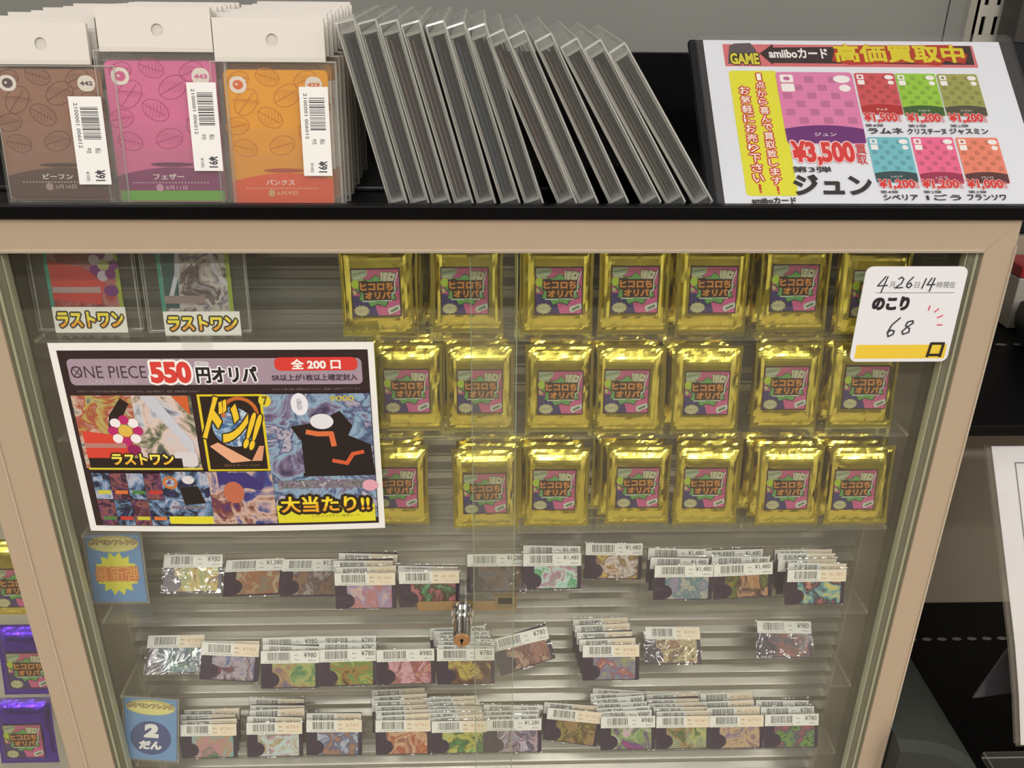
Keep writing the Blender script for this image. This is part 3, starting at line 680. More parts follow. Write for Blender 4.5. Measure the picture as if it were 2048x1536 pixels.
# ------------------------------------------------------------------ prize cards in magnetic holders, top left
def prize(label, x0, x1, tagbox, kind, P):
    pl = Plane(P, upv(6)); t = thing('prize_card', label, 'card', M=pl.matrix())
    a = Art(pl); u0 = pl.uv(x0, 600)[0]; u1 = pl.uv(x1, 600)[0]; h = (u1 - u0) * 1.40; z0 = .004
    a.box(u0, u1, 0, .0008, z0, z0 + h, 0, (40, 30, 40))
    g = marble('prize_art_%d' % kind, [((120, 60, 60), (196, 60, 50), (190, 120, 120), (150, 40, 50)), ((180, 180, 186), (96, 92, 120), (214, 206, 200), (90, 60, 66))][kind], 34, 2.5, .3, 5 + kind * 4)
    a.rect(u0, z0, u1, z0 + h, (200, 200, 200), 1)
    w = u1 - u0
    a.rect(u0, z0, u0 + w * .05, z0 + h, (60, 150, 130)); a.rect(u1 - w * .06, z0, u1, z0 + h, (150, 170, 60), L=a.L - 1)
    if kind == 0:
        a.poly([(u0 + w * .05, z0 + h * .28), (u0 + w * .7, z0 + h * .22), (u0 + w * .78, z0 + h * .45), (u0 + w * .5, z0 + h * .60), (u0 + w * .05, z0 + h * .66)], (196, 62, 56))
        for k in range(7):
            an = k * math.tau / 7; a.ell(u0 + w * .80 + w * .13 * math.cos(an), z0 + h * .62 + w * .16 * math.sin(an), w * .075, w * .075, ((120, 40, 120), (200, 190, 205))[k % 2], n=12)
        a.ell(u0 + w * .86, z0 + h * .36, w * .10, w * .08, (112, 40, 118)); a.ell(u0 + w * .80, z0 + h * .62, w * .08, w * .08, (176, 180, 120))
        a.rect(u0 + w * .06, z0 + h * .34, u0 + w * .72, z0 + h * .40, (176, 150, 148))
    else:
        a.poly([(u0 + w * .06, z0 + h * .2), (u0 + w * .25, z0 + h * .2), (u0 + w * .3, z0 + h * .8), (u0 + w * .06, z0 + h * .86)], (48, 84, 84))
        a.stroke([(u0 + w * .45, z0 + h * .98), (u0 + w * .30, z0 + h * .8), (u0 + w * .26, z0 + h * .55), (u0 + w * .14, z0 + h * .3)], w * .06, (196, 198, 208))
        a.stroke([(u0 + w * .55, z0 + h * .98), (u0 + w * .74, z0 + h * .8), (u0 + w * .78, z0 + h * .6), (u0 + w * .92, z0 + h * .45)], w * .06, (196, 198, 208))
        a.rect(u0 + w * .06, z0 + h * .25, u0 + w * .62, z0 + h * .33, (150, 130, 130))
    a.build('printed_card', [PRINT, g], t)
    cx0, cx1 = u0 - w * .22, u1 + w * .22
    m = MB(); m.bbox(cx0, cx1, -.0025, .0035, 0, h + .02, .001, mb=1); m.build('magnetic_holder', [HARD, HARDE], t)
    q = Art(pl); X0, Y0, X1, Y1 = tagbox; b0 = q.pbox(*tagbox); q.box(b0[0], b0[2], 0, .0004, b0[1], b0[3], 0, (238, 238, 230))
    ww = b0[2] - b0[0]; hh = b0[3] - b0[1]
    q.text('ラストワン', b0[0] + ww * .05, b0[1] + hh * .20, b0[2] - ww * .04, b0[3] - hh * .18, (250, 232, 70), bold=.045, out=((ww * .022, (44, 34, 18)),), res=3, col2=(238, 168, 40))
    o = q.build('name_tag', PRINT, t); o.location = (0, -.0032, 0); tag(o, 'white strip with yellow and black lettering')
Pz = Vector((at(250, 660, YF + .02).x, YF + .02, SH[0]))
prize('holder with a red picture card and a white lettered strip, top left corner', 100, 246, (111, 612, 256, 663), 0, Vector((0, YF + .018, SH[0])))
prize('holder with a silver and white picture card and lettered strip, beside the red one', 322, 466, (331, 621, 483, 669), 1, Vector((0, YF + .014, SH[0])))

# ------------------------------------------------------------------ the big poster taped on the glass
pl = Plane((at(420, 880, -.0015).x, -.0015, at(420, 880, -.0015).z), (0, 0, 1))
pos = thing('promo_poster', 'printed paper poster with a red 550 price, taped on the glass', 'poster', M=pl.matrix())
a = Art(pl)
uL = (pl.uv(95, 685)[0] + pl.uv(183, 1070)[0]) / 2; uR = (pl.uv(748, 683)[0] + pl.uv(769, 1047)[0]) / 2; vT = (pl.uv(95, 686)[1] + pl.uv(748, 684)[1]) / 2; vB = (pl.uv(183, 1070)[1] + pl.uv(769, 1047)[1]) / 2
W = uR - uL; H = vT - vB
for i in range(16):
    a.box(uL + W * i / 16, uL + W * (i + 1) / 16, 0, .0003, vB, vT, 0, (244, 243, 240))
X = lambda f: uL + W * f
Z = lambda f: vT - H * f
def R_(x0, y0, x1, y1, c, m=0, nx=8): a.rect(X(x0), Z(y1), X(x1), Z(y0), c, m, nx)
def T_(t, x0, y0, x1, y1, c, **k): a.text(t, X(x0), Z(y1), X(x1), Z(y0), c, **k)
R_(.022, .036, .980, .968, (50, 32, 34), nx=16)
a.rrect(X(.045), Z(.208), X(.958), Z(.077), .004, (170, 150, 166))
T_('ONE PIECE', .052, .112, .284, .172, (62, 46, 52), bold=-.006, res=3)
a.stroke([(X(.058), Z(.166)), (X(.084), Z(.120))], .0007, (62, 46, 52)); a.stroke([(X(.058), Z(.120)), (X(.084), Z(.166))], .0007, (62, 46, 52))
T_('CARD GAME', .100, .180, .250, .200, (196, 180, 192), bold=0, res=2)
T_('550', .296, .090, .424, .198, (222, 66, 58), bold=.06, out=((.0018, (250, 248, 246)),), res=4)
T_('(税込)', .440, .092, .480, .110, (70, 60, 64), bold=0, out=((.0006, (246, 244, 246)),), res=2)
T_('円オリパ', .440, .118, .627, .196, (34, 30, 34), bold=.01, fat=.0004, out=((.0016, (248, 246, 248)),), res=3)
a.rrect(X(.686), Z(.138), X(.945), Z(.072), .0045, (222, 62, 54))
T_('全 200 口', .738, .082, .892, .130, (252, 246, 244), bold=.015, fat=.0002, res=3)
T_('SR以上が1枚以上確定封入', .674, .156, .942, .188, (70, 50, 66), bold=0, fat=.00012, res=2)
T_('※下記のカードが当たる事をお約束するものではありません。当店の販売にて、返品・交換は受付しかねます', .06, .232, .44, .243, (150, 130, 130), bold=0, res=1)
T_('おひとり様の購入制限はありません。数量には限りがございます', .67, .224, .95, .235, (140, 120, 120), bold=0, res=1)
X_lin = X
def X(f):
    ks = ((0, 0), (.06, .035), (.465, .410), (.478, .430), (.648, .635), (.962, .978), (1, 1))
    for (p0, q0), (p1, q1) in zip(ks, ks[1:]):
        if f <= p1: return X_lin(q0 + (q1 - q0) * (f - p0) / (p1 - p0))
    return X_lin(f)
MM = [marble('swirl_a', ((60, 110, 150), (230, 200, 170), (190, 60, 50), (210, 190, 90)), 42, 2.6, .35, 1), marble('swirl_b', ((60, 60, 110), (210, 212, 222), (240, 208, 196), (110, 120, 80)), 36, 2.4, .35, 3),
      marble('swirl_c', ((60, 150, 210), (170, 215, 240), (30, 90, 170), (220, 240, 250)), 40, 2.4, .35, 7), marble('swirl_d', ((70, 60, 100), (130, 110, 150), (150, 190, 220), (60, 70, 130), (210, 200, 220)), 30, 2.8, .35, 9),
      marble('swirl_e', ((120, 50, 50), (60, 50, 90), (170, 90, 70), (120, 60, 110), (40, 30, 50)), 90, 2.6, .35, 12), marble('swirl_f', ((50, 50, 110), (30, 26, 40), (110, 150, 200), (200, 200, 220)), 60, 2.4, .35, 15),
      marble('swirl_g', ((70, 50, 130), (140, 60, 50), (230, 190, 170), (50, 70, 160)), 34, 2.2, .35, 18), marble('swirl_h', ((200, 200, 200), (80, 78, 84), (150, 146, 150), (110, 80, 120)), 120, 2., .35, 21)]
def E_(cx, cz, rx, rz, *q, **k): a.ell(cx, cz, rx * .5, rz * .5, *q, **k)
def G_(cx, cz, rx, rz, *q): a.ring(cx, cz, rx * .5, rz * .5, *q)
# upper left pair of pictures, kept as plain abstract stand-ins
R_(.060, .258, .262, .640, (90, 130, 140), 1); R_(.262, .258, .465, .640, (90, 130, 140), 2)
a.poly([(X(.072), Z(.44)), (X(.225), Z(.47)), (X(.235), Z(.58)), (X(.072), Z(.59))], (220, 70, 52))
a.poly([(X(.225), Z(.270)), (X(.250), Z(.30)), (X(.195), Z(.43)), (X(.165), Z(.44)), (X(.175), Z(.36))], (40, 28, 24))
for k in range(8):
    an = k * math.tau / 8; E_(X(.222) + .010 * math.cos(an), Z(.44) + .010 * math.sin(an), .0085, .0085, ((190, 40, 110), (248, 240, 244))[k % 2], n=12)
E_(X(.222), Z(.44), .011, .011, (230, 190, 80), n=14); E_(X(.240), Z(.54), .011, .010, (150, 30, 90), n=14)
R_(.072, .505, .215, .530, (190, 130, 120))
a.poly([(X(.29), Z(.26)), (X(.34), Z(.26)), (X(.45), Z(.50)), (X(.45), Z(.58))], (206, 208, 220)); a.poly([(X(.40), Z(.26)), (X(.455), Z(.26)), (X(.455), Z(.36))], (214, 100, 50)); a.rrect(X(.375), Z(.63), X(.455), Z(.55), .003, (222, 216, 222))
R_(.075, .585, .40, .638, (36, 26, 22)); R_(.068, .638, .467, .648, (226, 214, 60))
T_('ラストワン', .155, .560, .372, .622, (250, 236, 90), bold=.04, out=((.0012, (40, 26, 16)),), res=3, col2=(244, 186, 50))
# yellow framed card with bold yellow characters over blue
R_(.478, .252, .648, .655, (232, 208, 40)); R_(.485, .262, .641, .645, (40, 26, 22))
E_(X(.563), Z(.42), .034, .036, (90, 160, 210), 3, n=32); G_(X(.585), Z(.35), .027, .027, .003, (206, 110, 50), 22, 0, -40, 190)
T_('ドン!!', .495, .29, .632, .52, (246, 206, 50), bold=.05, out=((.0012, (50, 40, 26)),), res=3, rot=-.35)
a.poly([(X(.492), Z(.52)), (X(.515), Z(.50)), (X(.60), Z(.60)), (X(.545), Z(.61))], (236, 176, 140)); a.poly([(X(.60), Z(.60)), (X(.625), Z(.52)), (X(.638), Z(.52)), (X(.628), Z(.60))], (228, 160, 124))
T_('自分のターン +1000', .525, .615, .62, .632, (140, 110, 70), bold=0, res=1)
# right picture
R_(.648, .252, .962, .930, (120, 100, 140), 4); a.poly([(X(.72), Z(.42)), (X(.80), Z(.40)), (X(.87), Z(.34)), (X(.905), Z(.42)), (X(.89), Z(.47)), (X(.955), Z(.52)), (X(.965), Z(.69)), (X(.745), Z(.69)), (X(.75), Z(.50))], (34, 24, 24))
a.poly([(X(.655), Z(.50)), (X(.72), Z(.46)), (X(.75), Z(.55)), (X(.75), Z(.67)), (X(.66), Z(.62))], (84, 140, 190), 4)
E_(X(.815), Z(.395), .019, .014, (232, 232, 240), n=18); a.stroke([(X(.77), Z(.45)), (X(.80), Z(.46)), (X(.84), Z(.46)), (X(.845), Z(.52))], .0045, (226, 116, 70)); a.stroke([(X(.84), Z(.605)), (X(.88), Z(.62)), (X(.90), Z(.57)), (X(.93), Z(.56))], .0035, (216, 96, 56))
E_(X(.755), Z(.305), .014, .020, (240, 238, 248), n=20); T_('構え他は', .748, .275, .762, .335, (60, 50, 60), bold=0, res=1)
E_(X(.655), Z(.285), .010, .011, (232, 214, 60), n=20); T_('7', .648, .262, .664, .308, (120, 96, 40), bold=.04, res=2)
T_('9000', .845, .262, .915, .290, (206, 190, 70), bold=.02, res=2); R_(.665, .71, .955, .755, (170, 164, 168), 8)
E_(X(.945), Z(.745), .013, .011, (232, 168, 186), n=18)
R_(.652, .850, .955, .950, (228, 220, 50))
T_('大当たり!!', .665, .800, .940, .892, (250, 222, 50), bold=.03, out=((.0028, (48, 34, 18)),), res=3, col2=(240, 170, 40))
T_('スペシャルデザイン使用カード', .755, .905, .905, .922, (120, 100, 40), bold=0, res=1)
# lower left mosaic of small pictures
for i in range(4):
    for j in range(2):
        x0 = .073 + .0605 * i; y0 = .665 + .148 * j; R_(x0, y0, x0 + .059, y0 + .145, (120, 60, 60), 5 if (i + j) % 2 else 6, nx=2)
        R_(x0 + .01, y0 + .095, x0 + .055, y0 + .115, [(206, 200, 60), (220, 120, 60), (80, 130, 70), (200, 60, 50)][(i + 2 * j) % 4], nx=1)
R_(.315, .655, .475, .950, (40, 40, 90), 6); a.poly([(X(.375), Z(.745)), (X(.44), Z(.735)), (X(.462), Z(.83)), (X(.385), Z(.84))], (34, 24, 22)); E_(X(.41), Z(.70), .010, .008, (226, 220, 224)); G_(X(.345), Z(.715), .010, .010, .0022, (206, 120, 50))
R_(.335, .845, .455, .862, (150, 146, 150), 8); R_(.320, .905, .473, .948, (232, 222, 50)); T_('ドフラミンゴハート', .35, .915, .44, .93, (120, 104, 40), bold=0, res=1) if 0 else None
R_(.475, .655, .650, .950, (70, 60, 130), 7); a.poly([(X(.50), Z(.66)), (X(.58), Z(.66)), (X(.625), Z(.73)), (X(.615), Z(.76)), (X(.50), Z(.72))], (62, 52, 120)); E_(X(.54), Z(.77), .017, .021, (196, 110, 80), n=20)
pw = lambda x, y, z: (x, y, z + .0022 * math.sin(((x - uL) / W) * 3.1) * -max(0, (vT - z) / H))
a.build('printed_sheet', [PRINT] + MM, pos, warp=pw)
for fx, fz in ((.5, .012),):
    m = MB(); m.box(X(fx) - .012, X(fx) + .012, -.0012, -.0010, Z(fz) - .004, Z(fz) + .010); m.build('clear_tape', BAG, pos)

# ------------------------------------------------------------------ remaining-count sign
q0 = at(1818, 628, -.001); pl = Plane((q0.x, -.001, q0.z), (0, 0, 1)); sg = thing('count_sign', 'white rounded sign with handwritten 68 and a yellow stripe, stuck on the glass', 'sign', M=pl.matrix())
a = Art(pl)
u0 = (pl.uv(1733, 534)[0] + pl.uv(1699, 720)[0]) / 2; u1 = (pl.uv(1938, 534)[0] + pl.uv(1893, 720)[0]) / 2; v1 = pl.uv(1835, 533)[1]; v0 = pl.uv(1795, 723)[1]
def rr_pts(x0, z0, x1, z1, r, n=5):
    o = []
    for cx, cz, a0 in ((x1 - r, z0 + r, -90), (x1 - r, z1 - r, 0), (x0 + r, z1 - r, 90), (x0 + r, z0 + r, 180)):
        for k in range(n): t = math.radians(a0 + 90 / (n - 1) * k); o.append((cx + r * math.cos(t), cz + r * math.sin(t)))
    return o
pts = rr_pts(u0, v0, u1, v1, .0055); n = len(pts)
a.faces([(x, -.0003, z) for x, z in pts] + [(x, .0007, z) for x, z in pts], [tuple(range(n)), tuple(range(2 * n - 1, n - 1, -1))] + [(i, n + i, n + (i + 1) % n, (i + 1) % n) for i in range(n)], (236, 237, 243)); a.L = 18
W = u1 - u0; H = v1 - v0; X = lambda f: u0 + W * f; Z = lambda f: v1 - H * f
INK = (62, 60, 72)
a.rect(X(.045), Z(.965), X(.965), Z(.815), (240, 206, 66))
def hw(pts, w=.0011, c=INK): a.stroke([(X(x), Z(y)) for x, y in pts], w, c)
hw([(.205, .10), (.14, .195), (.235, .19)]); hw([(.225, .10), (.185, .26)]); T_ = lambda t, x0, y0, x1, y1, c, **k: a.text(t, X(x0), Z(y1), X(x1), Z(y0), c, **k)
T_('月', .255, .150, .305, .215, (128, 128, 134), bold=0)
hw([(.335, .125), (.36, .105), (.385, .125), (.37, .17), (.315, .215), (.39, .212)]); hw([(.475, .105), (.43, .16), (.425, .20), (.45, .215), (.475, .19), (.46, .165), (.43, .18)])
T_('日', .505, .155, .550, .215, (128, 128, 134), bold=0)
hw([(.605, .12), (.58, .22)]); hw([(.66, .115), (.625, .185), (.70, .18)]); hw([(.69, .115), (.66, .25)])
T_('時現在', .720, .150, .905, .215, (128, 128, 134), bold=0)
a.rect(X(.13), Z(.266), X(.915), Z(.262), (90, 90, 98))
T_('のこり', .125, .305, .485, .445, (40, 34, 42), bold=.04, fat=.0003, res=4)
hw([(.43, .525), (.36, .60), (.33, .68), (.345, .725), (.39, .70), (.395, .665), (.36, .655), (.335, .68)], .0012); hw([(.56, .555), (.51, .57), (.50, .61), (.545, .64), (.545, .68), (.49, .70), (.475, .67), (.51, .63), (.57, .58), (.56, .555)], .0012)
for p_, q_ in (((.70, .40), (.695, .445)), ((.795, .43), (.76, .465)), ((.85, .50), (.80, .525)), ((.865, .60), (.815, .60))): hw([p_, q_], .0010, (226, 80, 112))
a.stroke([(X(.785), Z(.94)), (X(.80), Z(.80)), (X(.925), Z(.80)), (X(.915), Z(.94))], .0022, (42, 34, 30)); a.stroke([(X(.792), Z(.925)), (X(.915), Z(.925))], .0022, (42, 34, 30))
a.build('printed_board', PRINT, sg)

# ------------------------------------------------------------------ black tray shelf on top of the case
shelf = thing('top_shelf', 'black plastic tray shelf lying along the top of the display case', 'shelf', (0, 0, ZT))
ZF = ZT + .0030               # floor of the tray
ztl = at(1000, 411, -.002).z
X0, X1 = -1.0, XR + .010
m = MB(); m.bbox(X0, X1, -.0035, .006, ZT + .0002, ztl, .0012); part(m, 'front_lip', BLACK, shelf, Vector((0, 0, ZT)))
m = MB(); m.bbox(X0, X1, .006, .30, ZT + .0002, ZF, .0005); part(m, 'tray_floor', BLACK, shelf, Vector((0, 0, ZT)))
zb1 = at(1340, 105, .30).z; xr1 = at(1392, 105, .30).x
m = MB(); m.bbox(X0, X1, .30, .304, ZT + .0002, zb1, .001); part(m, 'back_board', BLACK, shelf, Vector((0, 0, ZT)))
m = MB(); yc = atz(1000, 383, ZF).y; m.bbox(X0, X1, yc, yc + .004, ZF, ZF + .0035, .001); part(m, 'floor_rib', mat('paler_black', (46, 46, 50), .3), shelf, Vector((0, 0, ZT)))  # thin rib in a paler black than the tray

# ------------------------------------------------------------------ clear cases leaning in a row
cases = [((671, 41), (781, 411), (70, 80, 92)), ((714, 56), (825, 428), (92, 70, 92)), ((757, 47), (868, 418), (140, 110, 108)), ((801, 45), (913, 416), (150, 122, 116)), ((851, 58), (958, 424), (60, 64, 84)),
         ((894, 57), (1007, 413), (52, 84, 112)), ((939, 64), (1054, 412), (60, 62, 70)), ((978, 76), (1122, 412), (130, 86, 80)), ((1021, 80), (1165, 412), (96, 88, 84)), ((1075, 90), (1226, 414), (110, 90, 70)),
         ((1128, 100), (1292, 414), (104, 84, 78)), ((1175, 102), (1341, 414), (120, 108, 90)), ((1226, 111), (1396, 413), (90, 78, 84))]
CT, CL, CD = .0142, .134, .165
cm = MB(); cm.bbox(0, CT, 0, CD, 0, CL, .0014, mb=1, seg=2)
shell0 = cm.build('case_shell', [CASEM, CASEE]); COL.objects.unlink(shell0)
cm = MB()
for z_ in (.006, CL - .0085): cm.box(.0016, CT - .0016, .0012, CD - .004, z_, z_ + .0022)
cm.box(.0016, .0026, .0018, CD - .004, .008, CL - .009); cm.box(CT - .0028, CT - .0018, .0018, CD - .004, .008, CL - .009)
rim0 = cm.build('inner_rim', CASEE); COL.objects.unlink(rim0)
for i, (tl, bl, c) in enumerate(cases):
    yy = .0075 + .0006 * (i % 4 == 1)
    B = at(*bl, yy); T = at(*tl, yy); d = T - B; ang = math.atan2(d.x, d.z)
    lift = max(0, CT * math.sin(-ang)) if ang < 0 else 0
    # leaning to the left: ang is negative
    base = Vector((B.x, yy, ZF + .0004))
    M = Matrix.Translation(base) @ Matrix.Rotation(ang, 4, 'Y')
    if i == 0: print('case length', d.length, 'ang', math.degrees(ang), 'z', B.z - ZF)
    t = thing('clear_case', f'clear plastic card case leaning left in the row, {NUMW[i]} from the left', 'plastic case', group='clear plastic cases leaning on the top shelf', M=M)
    for nm, me in (('case_shell', shell0.data), ('inner_rim', rim0.data)):
        o = bpy.data.objects.new(nm, me); COL.objects.link(o); o.parent = t
    m = MB(); m.box(.0042, .0052, .006, CD - .008, .010, CL - .012); m.box(.0070, .0078, .010, CD - .02, .012, CL - .02)
    o = m.build('card_insert', mat('insert_%d' % i, c, .5, mottled=.35, mscale=25), t); tag(o, 'dull coloured card sheet inside')

# ------------------------------------------------------------------ header-bag card stacks
def hang_card(label, pl, spec):
    """origin at the bottom centre of the bag; all marks are placed by where they fall on the bag's own plane"""
    t = thing('bagged_card', label, 'card', M=pl.matrix(), group='bagged cards with white headers')
    bg, leaf, mound, foot, num, name, date, card, header, holder, lab, icol = spec
    h = Art(pl); b0 = h.pbox(*header); cx, cz = (b0[0] + b0[2]) / 2 + .002, (b0[1] + b0[3]) / 2
    ro, n = .0042, 20; hole = [(cx + ro * math.cos(k * math.tau / n), cz + ro * math.sin(k * math.tau / n)) for k in range(n)]
    def rim(tq):
        c, s_ = math.cos(tq), math.sin(tq); k = min((b0[2] - cx if c > 0 else cx - b0[0]) / max(abs(c), 1e-6), (b0[3] - cz if s_ > 0 else cz - b0[1]) / max(abs(s_), 1e-6)); return (cx + c * k, cz + s_ * k)
    angs = sorted([k * math.tau / n for k in range(n)] + [math.atan2(z - cz, x - cx) % math.tau for x in (b0[0], b0[2]) for z in (b0[1], b0[3])])
    for i in range(len(angs)):
        t0, t1 = angs[i], angs[(i + 1) % len(angs)] + (math.tau if i == len(angs) - 1 else 0)
        for yy, fl in ((-.0022, 1), (.0012, -1)):
            q = [(cx + ro * math.cos(t0), yy, cz + ro * math.sin(t0)), (rim(t0)[0], yy, rim(t0)[1]), (rim(t1)[0], yy, rim(t1)[1]), (cx + ro * math.cos(t1), yy, cz + ro * math.sin(t1))]
            h.face(q[::fl], (226, 220, 214))
        h.face([(cx + ro * math.cos(t0), -.0022, cz + ro * math.sin(t0)), (cx + ro * math.cos(t1), -.0022, cz + ro * math.sin(t1)), (cx + ro * math.cos(t1), .0012, cz + ro * math.sin(t1)), (cx + ro * math.cos(t0), .0012, cz + ro * math.sin(t0))], (200, 196, 190))
    for x in (b0[0], b0[2]): h.face([(x, -.0022, b0[1]), (x, .0012, b0[1]), (x, .0012, b0[3]), (x, -.0022, b0[3])], (226, 220, 214))
    h.face([(b0[0], -.0022, b0[3]), (b0[2], -.0022, b0[3]), (b0[2], .0012, b0[3]), (b0[0], .0012, b0[3])], (226, 220, 214))
    h.face([(x, -.0008, z) for x, z in hole], (214, 208, 202))
    h.build('header', PRINT, t)
    a = Art(pl); x0, z0, x1, z1 = a.pbox(*card); w = x1 - x0; hh = z1 - z0
    pts = rr_pts(x0, z0, x1, z1, .0035); n = len(pts)
    a.faces([(x, 0, z) for x, z in pts] + [(x, .0006, z) for x, z in pts], [tuple(range(n)), tuple(range(2 * n - 1, n - 1, -1))] + [(i, n + i, n + (i + 1) % n, (i + 1) % n) for i in range(n)], bg); a.L = 2
    rq = random.Random(num)
    L0 = a.L
    for (fx, fz, r_, ro_) in ((.14, .93, .09, .3), (.42, .95, .10, -.3), (.78, .93, .10, .4), (.20, .77, .12, .9), (.60, .82, .12, .5), (.90, .76, .10, -.4), (.10, .60, .10, .2), (.42, .66, .11, -.5), (.80, .58, .11, .8), (.16, .44, .10, -.2), (.52, .46, .11, .3), (.86, .42, .09, .1)):
        a.L = L0; X_, Z_ = x0 + w * fx, z0 + hh * fz; rx, rz = w * r_ * 1.15, w * r_ * .8
        a.ring(X_, Z_, rx, rz, .0006, leaf, 16, ro_)
        for k in range(-3, 4): a.ring(X_ + k * rx * .25, Z_, rx * .12, rz * .8 * math.cos(k * .35), .0003, leaf, 4, ro_ + .3, -80, 80)
        a.stroke([(X_ - rx * math.cos(ro_), Z_ - rx * math.sin(ro_)), (X_ + rx * .8 * math.cos(ro_), Z_ + rx * .8 * math.sin(ro_))], .0005, leaf)
    top = .255; y = a.y(); nn = 18; arc = [(x0 + w * k / nn, z0 + hh * (top - .055 * ((k / nn - .55) * 2) ** 2)) for k in range(nn + 1)]
    a.face([(x0 + .0005, y, z0 + .0035), (x0 + .0035, y, z0 + .0005), (x1 - .0035, y, z0 + .0005), (x1 - .0005, y, z0 + .0035)] + [(p[0], y, p[1]) for p in reversed(arc)], mound)
    a.ell(x0 + w * .52, z0 + hh * .275, w * .20, hh * .016, tuple(int(v * .8) for v in mound))
    if foot: a.rect(x0 + .001, z0 + .0008, x1 - .001, z0 + hh * .085, foot)
    WH = (246, 240, 232)
    a.text(name, x0 + w * .335, z0 + hh * .165, x0 + w * .62, z0 + hh * .207, WH, bold=.025, res=3)
    for k in range(24): a.rect(x0 + w * (.14 + .03 * k), z0 + hh * .140, x0 + w * (.155 + .03 * k), z0 + hh * .145, WH, L=a.L if k == 0 else a.L)
    a.L += 1
    a.text(date, x0 + w * .44, z0 + hh * .090, x0 + w * .64, z0 + hh * .122, tuple((v + 255) // 2 for v in bg), bold=.01, res=2); a.ell(x0 + w * .385, z0 + hh * .106, w * .035, w * .035, tuple((v + 200) // 2 for v in bg))
    for bx in (.135, .86): a.rrect(x0 + w * (bx - .082), z0 + hh * .835, x0 + w * (bx + .082), z0 + hh * .955, w * .07, (240, 232, 222), L=a.L)
    a.L += 1
    a.ell(x0 + w * .135, z0 + hh * .895, w * .050, w * .044, icol); a.ell(x0 + w * .12, z0 + hh * .898, w * .012, w * .012, (240, 232, 222), n=8)
    a.text(str(num), x0 + w * .80, z0 + hh * .880, x0 + w * .92, z0 + hh * .912, icol, bold=.04, res=2)
    a.build('printed_card', PRINTG, t)
    # bag and hard holder
    X0, Z0, X1, Z1 = a.pbox(*holder)
    m = MB(); m.bbox(X0, X1, -.0018, .0030, .0004, Z1, .001, mb=1); zf = b0[1]
    m.build('hard_holder', [HARD, HARDE], t)
    m = MB(); gx0, gx1 = X0 - .001, X1 + .001; v = [(gx0, -.0026, z0 - .004), (gx1, -.0026, z0 - .004), (b0[2], -.0028, b0[1] + .003), (b0[0], -.0028, b0[1] + .003)]
    m.face(v); fz = z0 + hh * .40; m.face([(gx0, -.0031, .0006), (gx1, -.0031, .0006), (gx1, -.0031, fz), (gx0, -.0031, fz)]); m.face([(gx0, -.0035, .0006), (gx1, -.0035, .0006), (gx1, -.0035, fz + .018), (gx0, -.0035, fz + .018)])
    m.build('bag', BAG, t)
    q = Art(pl); lx0, lz0, lx1, lz1 = q.pbox(*lab); q.box(lx0, lx1, 0, .0002, lz0, lz1, 0, (242, 241, 240)); lw = lx1 - lx0; lh = lz1 - lz0
    q.barcode(lx0 + lw * .32, lz0 + lh * .52, lx1 - lw * .14, lz1 - lh * .10, num, True, 22)
    vt = lambda s_, c0, c1, h0, h1, col, bold=.01: vtext(q, s_, lx0 + lw * c0, lx0 + lw * c1, lz0 + lh * h0, lz0 + lh * h1, col, bold)
    vt('2100001 006012', .14, .26, .42, .93, (70, 70, 80)); vt('税込', .62, .80, .36, .42, (60, 60, 66)); vt('中古', .36, .52, .36, .42, (60, 60, 66)); vt('¥91', .52, .84, .04, .17, (70, 70, 76), .03); vt('¥100)', .22, .36, .04, .15, (120, 120, 126))
    o = q.build('price_label', PRINT, t); o.location = (0, -.0040, 0)
    return t
def vtext(q, s_, xa_, xb_, za, zb_, col, bold):
    """text running downwards, turned by a right angle"""
    v, f, asp = glyphs(s_, bold, 2); y = q.y()
    q.faces([(xa_ + b_ * (xb_ - xa_), y, zb_ - a_ * (zb_ - za)) for a_, b_ in v], f, col)
LEAN = 8.3
specs = [
 ((158, 116, 96), (112, 74, 60), (92, 62, 56), None, 442, 'ビーフン', '2月10日', (2, 138, 216, 400), (-22, 46, 178, 129), (2, 130, 246, 400), (152, 193, 217, 368), (92, 70, 80)),
 ((226, 116, 166), (182, 72, 124), (140, 50, 110), (112, 186, 66), 443, 'フェザー', '8月11日', (224, 122, 442, 404), (196, 16, 424, 104), (205, 100, 462, 410), (384, 165, 442, 341), (214, 96, 150)),
 ((240, 166, 40), (204, 124, 24), (238, 92, 48), None, 429, 'パンクス', '6月9日', (457, 140, 662, 414), (428, 36, 650, 124), (432, 122, 680, 414), (605, 174, 662, 351), (230, 110, 50))]
firsts = []
names3 = ['brown', 'pink', 'orange']
for i, sp_ in enumerate(specs):
    cxp = (sp_[9][0] + sp_[9][2]) / 2 + 12; P = atz(cxp, 428, ZF + .0004); P.y = max(P.y, .0085)
    pl = Plane(Vector((P.x, P.y, ZF + .0005)), upv(LEAN)); t = hang_card(f'bagged {names3[i]} card with a white header, number {sp_[4]}, at the front of its stack', pl, sp_); firsts.append((t, pl))
    ncopy = (15, 11, 14)[i]
    for k in range(1, ncopy):
        dz = (0, .004, 0.0016, .006, .0022)[k % 5] * (1 if i != 1 else .5); dx = (0, .002, -.0015, .001, .0025)[(k + i) % 5]
        if i == 0: dx -= .001 * k * .0; dz += .0048 * min(k, 2) * .6
        if i == 2 and k >= 1: dz += .0030
        M = Matrix.Translation((dx, (.0115, .0075, .0110)[i] * k, dz * (.4, .1, .4)[i])) @ pl.matrix()
        dup(t, f'bagged card {ORD[k]} from the front in the stack behind the {names3[i]} card', M, 'bagged cards standing behind the front ones')
